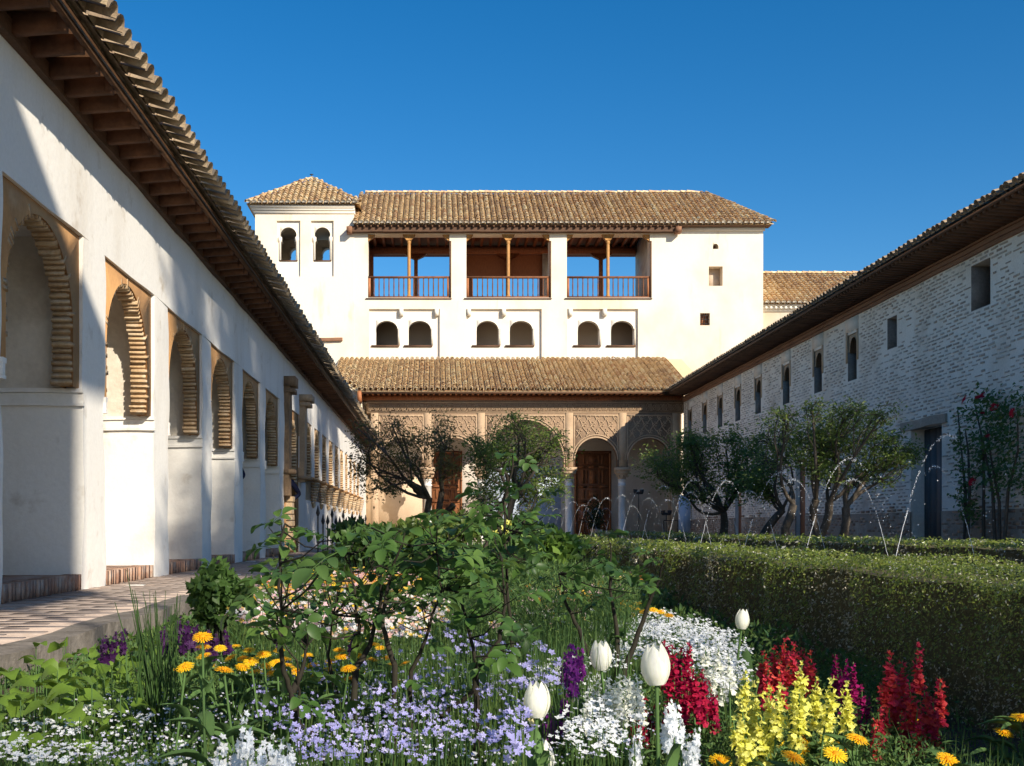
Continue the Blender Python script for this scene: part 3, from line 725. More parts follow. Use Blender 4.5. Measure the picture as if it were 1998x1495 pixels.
# small windows
gw = sqw[1]
g = MB()
for k in range(4): box(g, gw[0] + (k + .5) * (gw[1] - gw[0]) / 4 - .012, gw[0] + (k + .5) * (gw[1] - gw[0]) / 4 + .012, FY + .10, FY + .124, gw[2], gw[3])
for k in range(3): box(g, gw[0], gw[1], FY + .085, FY + .099, gw[2] + (k + .5) * (gw[3] - gw[2]) / 3 - .012, gw[2] + (k + .5) * (gw[3] - gw[2]) / 3 + .012)
g.build('window_grille', 'iron', N_)
Box(gw[0], gw[1], FY + .3, FY + .34, gw[2], gw[3]).build('window_backing', 'redwood', N_)
Box(sqw[0][0], sqw[0][1], FY + .45, FY + .48, sqw[0][2], sqw[0][3]).build('window_backing', 'room', N_)
aw = sqw[2]; arch_fill(MB(), MF, aw[0], aw[1], aw[2] + .12, aw[3] + .001, (aw[0] + aw[1]) / 2, (aw[1] - aw[0]) / 2 - .01, aw[2] + .12, FY + .002, FY + .3, ry=.12, n=8).build('window_arch', 'cream', N_)
# side, back and floors: rooms behind the windows, open loggia above
BY = 53.6
BLZ = fz(457)
bh = []
for a, b, z0, z1 in ((fx(718), 1.05, 11.2, 13.1), (6.0, 9.7, 11.2, 13.1), (1.75, 5.0, 11.2, 12.05)):
    bh.append((a, b, z0, z1))
m_ = MB(); wall(m_, MF, TX1, fx(1489), FLOOR, 13.75, [(a, b, 10.3, z1) for a, b, z0, z1 in bh], BY, BY + .4); m_.build('rear_wall', 'redwood', N_)
Box(TX1, fx(1489), FY + .6, BY, 9.95, 10.14).build('loggia_floor', 'redwood', N_)
Box(fx(1276), fx(1489) - .002, FY + .6, BY, FLOOR, 9.94).build('solid_core', 'room', N_)
Box(TX1 - .3, fx(1489) - .3, FY + 1.9, BY - .01, 5, 9.94).build('room_wall', 'room', N_)
Box(TX1, fx(1275), FY + .61, FY + 1.89, 9.90, 9.945).build('room_ceiling', 'white', N_); Box(TX1, fx(1275), FY + .61, FY + 1.89, 7.5, 7.6).build('room_floor', 'white', N_)
Box(fx(1489) - .45, fx(1489) - .001, FY + .601, BY + .4, FLOOR, 13.5).build('side_wall', 'cream', N_)
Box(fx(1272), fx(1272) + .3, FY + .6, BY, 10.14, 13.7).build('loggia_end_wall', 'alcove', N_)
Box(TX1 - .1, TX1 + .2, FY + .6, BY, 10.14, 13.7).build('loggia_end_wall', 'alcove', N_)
for px in (893, 1088):
    Box(fx(px) - .3, fx(px) + .3, BY - .3, BY - .02, 10.15, 13.1).build('rear_pillar', 'alcove', N_)
for k in range(3):
    a, b = LB[k]; c = (a + b) / 2
    rp = Box(c - .09 + .25, c + .09 + .25, BY - .25, BY - .05, 10.15, 13.1).build('rear_post', 'redwood', N_)
# loggia ceiling beams, bracketed rear lintel
Box(TX1 + .2, fx(1272), FY + .62, BY - .02, 13.56, 13.62).build('loggia_ceiling', 'redwood', N_)
x = TX1 + .35; mej = Box(-.06, .06, FY + .62, BY - .05, 13.40, 13.558).mesh('ceiling_joist', 'redwood')
while x < fx(1268):
    put('ceiling_joist', mej, N_, Matrix.Translation((x, 0, 0))); x += .42
Box(TX1 + .2, fx(1270), BY - .34, BY - .02, 13.1, 13.38).build('rear_lintel', 'redwood', N_)
for k in range(3):
    c = (LB[k][0] + LB[k][1]) / 2
    m_ = MB(); m_.add([(c + .25 + s * dx, BY - .32 + yy, 13.1 - dz) for yy in (0, .28) for s, dx, dz in ((-1, .55, 0), (-1, .4, .12), (-1, .1, .26), (1, .1, .26), (1, .4, .12), (1, .55, 0))],
                [(0, 1, 2, 3, 4, 5), (6, 7, 8, 9, 10, 11), (0, 1, 7, 6), (1, 2, 8, 7), (2, 3, 9, 8), (3, 4, 10, 9), (4, 5, 11, 10)]); m_.build('bracket', 'redwood', N_)
# front beam, pillars caps, honey coloured posts with bracket capitals
mb = MB(); rough_box(mb, fx(680), fx(1325), FY - .32, FY + .3, 13.06, 13.30, step=.4, amp=.006); mb.build('front_beam', 'wood', N_)
for px in (683, 1320): Box(fx(px) - .12, fx(px) + .12, FY - .5, FY - .1, 12.98, 13.24).build('beam_end', 'cornicewood', N_)
for px in (798, 992, 1187):
    x = fx(px)
    m_ = MB(); lathe(m_, [(.10, 0), (.10, .12), (.07, .14), (.075, .4), (.075, 2.35), (.065, 2.4), (.09, 2.45), (.09, 2.6)], (x, FY + .12, LZ0), 10)
    po = m_.build('post', 'honeywood', N_, True)
    m_ = MB(); m_.add([(x + s * dx, FY + .02 + yy, LZ0 + dz) for yy in (0, .2) for s, dx, dz in ((-1, .30, 2.88), (-1, .26, 2.76), (-1, .1, 2.55), (1, .1, 2.55), (1, .26, 2.76), (1, .30, 2.88))],
                [(0, 1, 2, 3, 4, 5), (6, 7, 8, 9, 10, 11), (0, 1, 7, 6), (1, 2, 8, 7), (2, 3, 9, 8), (3, 4, 10, 9), (4, 5, 11, 10), (5, 0, 6, 11)]); m_.build('capital', 'honeywood', po)
for k, (a, b) in enumerate(LB):
    for x, s in ((a, 1), (b, -1)):
        m_ = MB(); m_.add([(x + s * dx, FY + .05 + yy, LZ0 + dz) for yy in (0, .2) for dx, dz in ((0, 2.8), (.3, 2.8), (.22, 2.68), (.05, 2.55), (0, 2.5))],
                    [(0, 1, 2, 3, 4), (5, 6, 7, 8, 9), (0, 1, 6, 5), (1, 2, 7, 6), (2, 3, 8, 7), (3, 4, 9, 8)]); m_.build('bracket', 'honeywood', N_)
    # railing
    top = Box(a - .04, b + .04, FY + .03, FY + .13, LZ0 + .88, LZ0 + .96).build('handrail', 'railwood', N_)
    Box(a - .04, b + .04, FY + .02, FY + .14, LZ0 - .03, LZ0 + .07).build('bottom_rail', 'railwood', N_)
    nb = 16; mel = MB(); lathe(mel, [(.028, 0), (.028, .1), (.02, .13), (.03, .45), (.02, .72), (.028, .75), (.028, .82)], (0, 0, 0), 6); mel = mel.mesh('baluster', 'railwood', True)
    for q in range(nb + 1):
        put('baluster', mel, N_, Matrix.Translation((a + .05 + (b - a - .1) * q / nb, FY + .08, LZ0 + .07)))
    for x in (a + .06, b - .06): Box(x - .05, x + .05, FY + .04, FY + .12, LZ0 + .02, LZ0 + .9).build('newel', 'redwood', N_)
    Box(b - .001, b + .08, FY - .012, FY + .02, LZ0, LZ1 - .3).build('shutter_edge', 'wood', N_)
    Box(a - .1, b + .1, FY - .06, FY + .02, LZ0 - .07, LZ0 - .028).build('balcony_ledge', 'wood', N_)
# main roof
EZ = 13.36; RYr = 53.2; RZ = 652 * RYr / FPX
slope_L = math.hypot(RYr - (FY - .5), RZ - EZ); Um = np.array([0, (RYr - FY + .5) / slope_L, (RZ - EZ) / slope_L])
x0m, x1m = fx(688) * .99, fx(1489) + .35; hipx = (1375 - VPX) * RYr / FPX
rd = MB(); rd.add([(x0m, FY - .48, EZ - .02), (x1m, FY - .48, EZ - .02), (hipx, RYr, RZ - .02), (x0m, RYr, RZ - .02), (x1m, RYr + 1.5, RZ - 1.3), (x0m, RYr + 1.5, RZ - 1.3)], [(0, 1, 2, 3), (1, 4, 2), (2, 4, 5, 3)])
RM = rd.build('main_roof', 'tile', N_)
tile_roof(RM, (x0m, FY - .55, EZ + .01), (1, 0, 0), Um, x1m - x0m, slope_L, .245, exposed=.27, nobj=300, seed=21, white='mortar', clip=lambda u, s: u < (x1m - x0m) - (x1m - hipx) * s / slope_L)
ridge_tiles(RM, (x0m + .3, RYr, RZ + .03), (hipx, RYr, RZ + .03)); ridge_tiles(RM, (x1m, FY - .5, EZ + .05), (hipx, RYr, RZ + .03))
Box(x0m + .1, x1m - .1, FY - .42, FY + .1, 13.302, 13.33).build('soffit', 'wood', N_)
mer = Box(-.035, .035, FY - .44, FY - .01, 13.215, 13.30).mesh('rafter', 'wood'); x = x0m + .2
while x < fx(1320):
    put('rafter', mer, N_, Matrix.Translation((x, -.02 if x > fx(678) else 0, .0))); x += .3
Box(fx(1326), fx(1489) + .06, FY - .1, FY - .002, 13.16, 13.298).build('cornice', 'white', N_)
# corner tower
TZ = fz(412)
tw = MB(); wall(tw, MF, TX0, TX1 + .02, FLOOR - .2, TZ, TP, FY - .02, FY + .5); tw.build('tower_wall', 'cream', N_)
for (a, b, z0, z1), (p, q) in zip(TP, ((546, 579), (613, 645))):
    u0, u1 = fx(p), fx(q); zb, zt = fz(507), fz(441)
    m_ = MB(); wall(m_, MF, a - .01, b + .01, z0 - .01, z1 + .01, [(u0, u1, zb, zt)], FY + .10, FY + .45); m_.build('window_panel', 'white', N_)
    r = (u1 - u0) / 2 - .02
    m_ = MB(); arch_fill(m_, MF, u0 - .001, u1 + .001, zt - 2 * r + .02, zt + .001, (u0 + u1) / 2, r, zt - r - .03, FY + .105, FY + .44, n=14, horse=.09); m_.build('window_arch', 'white', N_)
    for x in (u0, u1):
        m_ = MB(); lathe(m_, [(.05, 0), (.05, .8), (.09, .86), (.09, 1.02)], (x, FY + .08, zb), 8); m_.build('colonnette', 'white', N_, True)
    Box(u0 - .02, u1 + .02, FY + .06, FY + .4, zb - .05, zb - .002).build('window_sill', 'wood', N_)
bt = MB(); bhs = [(-7.05, -6.40, 12.7, 13.58), (-5.5, -4.85, 12.7, 13.58)]
wall(bt, MF, TX0, TX1, FLOOR, TZ, bhs, 54.0, 54.4); bt.build('tower_rear_wall', 'alcove', N_)
for a, b, c, d in bhs: arch_fill(MB(), MF, a, b, d - .45, d + .001, (a + b) / 2, (b - a) / 2 - .02, d - .34, 54.002, 54.39, n=12).build('window_arch', 'alcove', N_)
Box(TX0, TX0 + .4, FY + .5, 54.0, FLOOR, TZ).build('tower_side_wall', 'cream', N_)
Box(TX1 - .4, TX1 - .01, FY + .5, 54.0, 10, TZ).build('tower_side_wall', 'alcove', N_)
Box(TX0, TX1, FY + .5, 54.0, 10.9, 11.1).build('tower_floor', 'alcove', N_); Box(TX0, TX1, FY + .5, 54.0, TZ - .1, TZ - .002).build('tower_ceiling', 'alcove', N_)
for z0, z1, pr in ((TZ - .12, TZ, .06), (TZ + .002, TZ + .10, .13), (TZ + .102, TZ + .22, .20)):
    Box(TX0 - pr, TX1 + .05, FY - .02 - pr, FY + 4.9 + pr, z0, z1).build('cornice', 'white', N_)
tz = TZ + .23; ax, ay, az = (608 - VPX) * 52 / FPX, 52.0, 680 * 52 / FPX
ex0, ex1, ey0, ey1 = TX0 - .34, TX1 + .3, FY - .36, FY + 5.1
tr = MB(); tr.add([(ex0, ey0, tz), (ex1, ey0, tz), (ex1, ey1, tz), (ex0, ey1, tz), (ax, ay, az)], [(0, 1, 4), (1, 2, 4), (2, 3, 4), (3, 0, 4)])
RT = tr.build('tower_roof', 'tile', N_)
sl_ = math.hypot(ay - ey0, az - tz); Ut = np.array([0, (ay - ey0) / sl_, (az - tz) / sl_]); wd = ex1 - ex0
tile_roof(RT, (ex0, ey0 - .05, tz + .03), (1, 0, 0), Ut, wd, sl_, .245, exposed=.27, nobj=150, seed=23, white='mortar', clip=lambda u, s: (ax - ex0) * s / sl_ < u < wd - (ex1 - ax) * s / sl_)
ridge_tiles(RT, (ex0, ey0, tz + .05), (ax, ay, az + .03)); ridge_tiles(RT, (ex1, ey0, tz + .05), (ax, ay, az + .03))
m_ = MB(); tube(m_, [(ax, ay, az), (ax, ay, az + .25)], .02, 6); box(m_, ax - .08, ax + .08, ay - .02, ay + .02, az + .2, az + .24); m_.build('finial', 'iron', N_)
mb = MB(); rough_box(mb, fx(600), fx(668), FY - .16, FY - .02, fz(666), fz(660), step=.3, amp=.01); mb.build('drip_ledge', 'cornicewood', N_)

# ---- portico
PY = 45.0; ps = PY / FPX
def qx(px): return (px - VPX) * ps
def qz(py): return (VPY - py) * ps
cols_px = [731, 835, 939, 1111, 1215, 1319]
cx = [qx(p) for p in cols_px]
CAPZ = qz(912)
PT = qz(782)
mb = MB()
for i in range(5):
    a, b = cx[i], cx[i + 1]; c = (a + b) / 2
    if i == 2: r = 1.55; vc = CAPZ + .15; ry = 1.75
    else: r = (b - a) / 2 - .22; vc = CAPZ + .30; ry = .88
    aw_ = MB(); arch_fill(aw_, MF, a, b, CAPZ, qz(806), c, r, vc, PY, PY + .35, ry=ry, n=22)
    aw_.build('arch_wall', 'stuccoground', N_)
    # moulded archivolt
    for rr, pr, th in ((r, .05, .05), (r + .10, .035, .035)):
        av = MB(); V = []; F = []
        n = 24; k4 = 0
        for q in range(n + 1):
            t = PI - PI * q / n
            for dr, yy in ((0, 0), (0, -pr), (th, -pr), (th, 0)):
                V.append((c + (rr + dr) * math.cos(t), PY + yy - .001, vc + (ry / r) * (rr + dr) * math.sin(t)))
        for q in range(n):
            for e in range(4):
                F.append((q * 4 + e, q * 4 + (e + 1) % 4, q * 4 + 4 + (e + 1) % 4, q * 4 + 4 + e))
        av.add(V, F); av.build('archivolt', 'stucco', N_, True)
    # carved lattice panel: diagonal ribs and lobes, clipped by the arch
    u0, u1, v0, v1 = a + .22, b - .22, CAPZ + .3, qz(812)
    lat = MB(); pit = .36; hr = .019
    def inside(u, v):
        return u0 < u < u1 and v0 - .3 < v < v1 and ((u - c) / (r + .15)) ** 2 + (max(0, v - vc) / (ry + .15)) ** 2 > 1 and (v > vc or abs(u - c) > r + .12)
    for sgn in (1, -1):
        kk = -12
        while kk < 30:
            off = kk * pit; kk += 1
            run = []; t = 0.
            while t < 3.2:
                v = v0 - .3 + t; u = (u0 + off + sgn * t * .62) if sgn > 0 else (u1 - off - t * .62)
                wv = .035 * math.sin(t * 2 * PI / (pit / .62))
                if inside(u + wv, v): run.append((u + wv, PY - .022, v))
                else:
                    if len(run) > 2: tube(lat, run, hr, 4)
                    run = []
                t += .06
            if len(run) > 2: tube(lat, run, hr, 4)
    # palmette knots inside the diamonds
    vv = v0 - .3; rw = 0
    while vv < v1:
        uu = u0 + (pit / 2 if rw % 2 else 0)
        while uu < u1:
            if inside(uu, vv):
                for q in range(5):
                    t = 2 * PI * q / 5 + .3
                    e = (uu + .07 * math.cos(t), PY - .012, vv + .085 * math.sin(t))
                    if inside(e[0], e[2]): lathe(lat, [(.028, -.02), (.035, 0), (.028, .02)], e, 5)
            uu += pit
        vv += pit / .62 / 2; rw += 1
    if lat.n: lat.build('lattice_carving', 'stucco', N_, kind='stuff')
    fr = MB(); box(fr, u0 - .05, u1 + .05, PY - .03, PY - .002, v1, v1 + .05); box(fr, u0 - .05, u0, PY - .03, PY - .002, v0, v1 - .002); box(fr, u1, u1 + .05, PY - .03, PY - .002, v0, v1 - .002); fr.build('panel_border', 'stucco', N_)
for i, x in enumerate(cx):
    # stucco pilaster strip above each column
    Box(x - .15, x + .15, PY - .035, PY - .001, CAPZ + .02, qz(806)).build('pilaster', 'stucco', N_)
    sh = MB(); lathe(sh, [(.22, 0), (.22, .08), (.17, .12), (.19, .18), (.15, .22), (.145, CAPZ - FLOOR - .75), (.17, CAPZ - FLOOR - .74), (.17, CAPZ - FLOOR - .71), (.15, CAPZ - FLOOR - .70), (.15, CAPZ - FLOOR - .52), (.175, CAPZ - FLOOR - .51), (.175, CAPZ - FLOOR - .48)], (x, PY + .17, FLOOR), 16)
    if 0 < i < 5: co = sh.build('column', 'marble', N_, True)
    else:
        co = Box(x - .16, x + .16, PY, PY + .34, FLOOR, CAPZ).build('half_pier', 'stucco', N_); continue
    cp = MB(); lathe(cp, [(.15, 0), (.17, .10), (.22, .18), (.27, .26)], (x, PY + .17, CAPZ - .48), 16)
    box(cp, x - .26, x + .26, PY - .09, PY + .43, CAPZ - .26, CAPZ - .14); box(cp, x - .30, x + .30, PY - .13, PY + .47, CAPZ - .14, CAPZ + .0)
    for q in range(8):
        t = 2 * PI * q / 8; lathe(cp, [(.02, -.06), (.05, 0), (.02, .06)], (x + .19 * math.cos(t), PY + .17 + .19 * math.sin(t), CAPZ - .34), 6)
    cp.build('capital', 'stucco', co)
# inscription frieze: raised knotted strokes between two fillets
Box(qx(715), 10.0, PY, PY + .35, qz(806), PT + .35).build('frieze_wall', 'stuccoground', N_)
fzb, fzt = qz(803), qz(787)
for z in (fzb - .05, fzt + .02): Box(qx(716), 9.99, PY - .03, PY - .001, z, z + .035).build('fillet', 'stucco', N_)
fs = MB(); x = qx(720); rgf = np.random.default_rng(9); h = fzt - fzb; k = 0
while x < 9.8:
    for dx in (0, .05): tube(fs, [(x + dx, PY - .02, fzb + .02), (x + dx, PY - .02, fzt - .02 - (.03 if k % 2 else 0))], .011, 4)
    cx_, cz_ = x + .16, (fzb + fzt) / 2
    ring = [(cx_ + .065 * math.cos(t), PY - .02, cz_ + (.10 + .03 * (k % 3)) * math.sin(t)) for t in np.linspace(0, 2 * PI, 9)]; tube(fs, ring, .011, 4)
    tube(fs, [(cx_ - .09, PY - .022, fzb + .03 + .02 * (k % 2)), (cx_, PY - .026, cz_), (cx_ + .09, PY - .022, fzt - .04)], .009, 4)
    x += .27; k += 1
fs.build('frieze_carving', 'stucco', N_, kind='stuff')
# portico roof, eave rafters
EY, EZp = 44.15, 268 * 44.15 / FPX
TYp = FY - .02; TZp = 330 * FY / FPX
Lp = math.hypot(TYp - EY, TZp - EZp); Up = np.array([0, (TYp - EY) / Lp, (TZp - EZp) / Lp])
pd = MB(); pd.add([(-3.1, EY + .04, EZp - .03), (10.9, EY + .04, EZp - .03), (10.9, TYp, TZp - .03), (-4.25, TYp, TZp - .03), (-4.25, EY + 2.3, EZp - .03 + 2.3 * Up[2] / Up[1])], [(0, 1, 2, 3, 4)])
RP = pd.build('portico_roof', 'tile', N_)
ycl = 2.35 / Up[1]
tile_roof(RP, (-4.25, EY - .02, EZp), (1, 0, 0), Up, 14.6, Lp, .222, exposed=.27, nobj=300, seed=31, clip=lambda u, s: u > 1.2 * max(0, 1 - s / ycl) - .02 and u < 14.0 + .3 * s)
for k, z in enumerate((0, )):
    Box(-3.0, 10.0, PY - .02, PY + .3, PT + .02, PT + .20).build('wall_beam', 'redwood', N_)
mer = MB(); V = boxv(-.04, .04, EY + .12, PY + .02, PT + .205, PT + .30); V[[0, 1, 4, 5], 2] -= .02; mer.add(V, BOXF); mer = mer.mesh('rafter', 'redwood'); x = -2.95
while x < 9.2:
    put('rafter', mer, N_, Matrix.Translation((x, 0, 0))); x += .222
Box(-3.05, 9.9, EY + .06, EY + .11, PT + .19, EZp - .035).build('fascia', 'wood', N_)
Box(-3.05, 9.9, EY + .10, PY + .5, PT + .302, PT + .33).build('soffit', 'redwood', N_)
# angled stub wall at the left end of the portico, its top follows the roof
def rz(y): return EZp + (y - EY) * Up[2] / Up[1] - .05
pts = [(-2.95, 44.75), (-4.3, 46.55), (-4.3, TYp), (-2.95, TYp)]
sw = MB(); sw.add([(x, y, FLOOR) for x, y in pts] + [(x, y, rz(y)) for x, y in pts], [(0, 1, 5, 4), (1, 2, 6, 5), (2, 3, 7, 6), (3, 0, 4, 7), (4, 5, 6, 7)]); sw.build('stub_wall', 'cream', N_)
Box(-3.1, -2.94, 44.2, 44.76, PT - .1, PT + .3).build('eave_end', 'redwood', N_)
# portico interior
struct(Box(-2.9, 9.99, 44.2, FY, -.74, FLOOR).build('portico_floor', 'palepave'))
Box(-2.94, 9.99, PY + .36, FY - .01, PT - .05, PT).build('portico_ceiling', 'porticoplaster', N_)
IY = 47.3
Box(-2.94, 9.99, IY, FY - .011, FLOOR, PT - .06).build('portico_rear_wall', 'porticoplaster', N_)
Box(-2.93, .6, IY - .02, IY - .001, FLOOR, 3.0).build('warm_shade_panel', 'warmshade', N_)  # pale wall; the warm tone of its bounce-lit shade put into colour
Box(1.9, 5.3, IY - .02, IY - .001, FLOOR, 2.6).build('lit_opening_panel', 'paleblue', N_)  # flat pale panel: brightness of the lit room beyond put into colour
Box(9.85, 9.99, PY + .36, IY - .025, FLOOR, PT - .06).build('portico_side_wall', 'porticoplaster', N_)
def carved_door(x0, x1, z1, yy, nm='door'):
    d = Box(x0, x1, yy, yy + .08, FLOOR, z1).build(nm, 'doorwood', N_)
    wv = boxv(-.5, .5, 0, .03, -.5, .5); me_ = MB().add(wv, BOXF).mesh('panel', 'doorwood')
    rg_ = np.random.default_rng(4); H = z1 - FLOOR; Wd = x1 - x0
    def pan(u, v, w_, h_):
        W = np.diag([w_, 1, h_, 1]); W[:3, 3] = (x0 + u, yy - .03, FLOOR + v); put('panel', me_, d, Matrix(W.tolist()))
    for u in (.05, Wd - .05): pan(u, H / 2, .09, H)
    z = .08
    kinds = [0, 1, 0, 2, 0, 1, 0, 2, 0, 1, 0]
    for k in kinds:
        if k == 0:
            n_ = 3
            for q in range(n_): pan(.12 + (q + .5) * (Wd - .24) / n_, z + .08, (Wd - .24) / n_ * .86, .13)
            z += .185
        elif k == 1:
            for q, fr_ in enumerate((.2, .5, .8)): pan(.12 + fr_ * (Wd - .24), z + .2, .07 if q != 1 else (Wd - .24) * .3, .36)
            pan(.12 + .34 * (Wd - .24) - .02, z + .2, .06, .36); pan(.12 + .66 * (Wd - .24) + .02, z + .2, .06, .36)
            z += .44
        else:
            c_ = Wd / 2
            for u, w_ in ((c_ - .42, .12), (c_ - .27, .07), (c_, .30), (c_ + .27, .07), (c_ + .42, .12)): pan(u, z + .3, w_, .56)
            z += .64
        if z > H - .2: break
    pan(Wd / 2, H - .06, Wd, .10)
    return d
carved_door(5.85, 7.4, 3.24, IY - .30); carved_door(-.35, 1.12, 3.24, IY - .30)
# pale blue hatch in the corner with its dark rail
hb = Box(9.5, 9.96, 43.6, 43.68, FLOOR, 1.28).build('painted_hatch', 'paleblue'); tag(hb, 'pale blue painted door panel in the corner of the portico', 'door')
m_ = MB(); tube(m_, [(9.4, 43.3, FLOOR), (9.4, 43.3, .28), (8.85, 43.3, .28)], .025, 6); tube(m_, [(8.85, 43.3, .28), (8.85, 43.3, FLOOR)], .025, 6)
tag(m_.build('handrail', 'iron'), 'short dark metal handrail before the pale blue door', 'handrail')
for px, py, yy, lab in ((1246, 962, 43.9, 'spotlight on a tall thin pole before the right arch of the portico'), (1300, 1003, 42.5, 'small spotlight on a short pole near the pale blue door')):
    p = P(px, py, yy); t = thing('garden_spotlight', lab, 'lamp', (p[0], yy, FLOOR))
    m_ = MB(); tube(m_, [(p[0], yy, -.74), (p[0], yy, p[2])], .018, 6); m_.build('pole', 'iron', t)
    m_ = MB(); box(m_, p[0] - .16, p[0] + .16, yy - .05, yy + .05, p[2] - .05, p[2] + .05); m_.build('lamp_bar', 'iron', t)
    for s in (-1, 1):
        m_ = MB(); lathe(m_, [(.05, 0), (.08, .06), (.09, .16)], (p[0] + s * .13, yy, p[2] - .02), 8); m_.build('lamp_head', 'iron', t)
# dark potted shrub before the carved door
# ---- lower wing behind the brick range
Wg = thing('low_wing', 'lower limewashed wing with tiled roof to the right of the white pavilion', 'building', (18, 50.5, FLOOR))
wz = 10.05; wy = 50.4; wr = 53.6; wrz = 495 * wr / FPX
Box(14.53, 24, wy, 56, FLOOR, wz - .3).build('wall', 'cream', Wg)
for z0, z1, pr in ((wz - .3, wz - .2, .06), (wz - .198, wz - .08, .14), (wz - .078, wz, .22)): Box(14.53, 24, wy - pr, 56, z0, z1).build('cornice', 'white', Wg)
m_ = MB()
for k in range(40): box(m_, 14.6 + k * .22, 14.7 + k * .22, wy - .2, wy - .141, wz - .19, wz - .09)
m_.build('dentils', 'white', Wg, kind='stuff')
Lw = math.hypot(wr - wy + .35, wrz - wz - .03); Uw = np.array([0, (wr - wy + .35) / Lw, (wrz - wz - .03) / Lw])
m_ = MB(); m_.add([(14.53, wy - .33, wz + .01), (24, wy - .33, wz + .01), (24, wr, wrz), (14.53, wr, wrz), (24, wr + 3.4, wz), (14.53, wr + 3.4, wz)], [(0, 1, 2, 3), (3, 2, 4, 5)]); RW = m_.build('roof', 'tile', Wg)
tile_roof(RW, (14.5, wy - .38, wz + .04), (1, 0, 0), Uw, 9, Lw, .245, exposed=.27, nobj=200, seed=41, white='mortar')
ridge_tiles(RW, (14.6, wr, wrz + .03), (23.5, wr, wrz + .03))

# ================================================================== behind the camera: unseen south pavilion, shaped to shade the gallery wall and pass sun below
S_ = thing('south_shade_pavilion', 'unseen white pavilion raised on columns for its shade, closing the near end of the court behind the viewer', 'building', (-2, -6, BED))
sh_ = [(-6, -4.8, 5, 6.4), (-2, -.8, 5, 6.4), (2, 3.2, 5, 6.4), (-1, 1, -.75, 2)]
sh_ = [(-6, -4.8, 7.4, 8.4), (-2, -.8, 7.4, 8.4), (1.6, 2.8, 7.4, 8.4)]
m_ = MB(); wall(m_, MF, -11, 5.75, 6.9, 9.0, sh_, -3.4, -3.8); m_.build('wall', 'white', S_)
Box(-11, 5.75, -5.2, -3.81, 6.9, 9.0).build('core', 'room', S_)
for k in range(4):  # columns spaced clear of the sun's way to the bed
    for yy in (-3.6, -5.0):
        m_ = MB(); lathe(m_, [(.22, 0), (.15, .2), (.14, 7.2), (.26, 7.5), (.26, 7.64)], (-10.6 + k * 4.1, yy, -.74), 12); m_.build('column', 'marble', S_, True)
for yy in (-3.6, -5.0):
    m_ = MB(); tube(m_, [(5.68, yy, -.74), (5.68, yy, 6.9)], .035, 8); m_.build('added_iron_post', 'iron', S_, True)  # token posts added as support, thin so sun still reaches the bed
m_ = MB(); m_.add([(-11.3, -3.05, 9.5), (6.0, -3.05, 9.5), (6.0, -5.6, 9.5), (-11.3, -5.6, 9.5), (-11.3, -3.05, 9.02), (6.0, -3.05, 9.02), (6.0, -5.6, 9.02), (-11.3, -5.6, 9.02)], BOXF); m_.build('roof', 'tiledark', S_)

# ================================================================== vegetation helpers
LEAF2_V = np.array([(0, 0, 0), (.5, .45, .10), (0, 1, -.05), (-.5, .45, .10)], float); LEAF2_F = [(0, 1, 2), (0, 2, 3)]
def leaf_stamp(mb, T, size, ratio=.45, tint=None, rg=None, tilt=1.2, face=None, spread=.55):
    rg = rg or rng; n = len(T)
    R = randrot(n, rg, tilt) if face is None else facerot(n, rg, face, spread); s = np.broadcast_to(size, (n,)) * rg.uniform(.7, 1.25, n)
    R = R * s[:, None, None]; R[:, :, 0] *= ratio; 
    return mb.stamp(LEAF2_V, LEAF2_F, R, np.asarray(T), tint if tint is not None else rg.random(n))

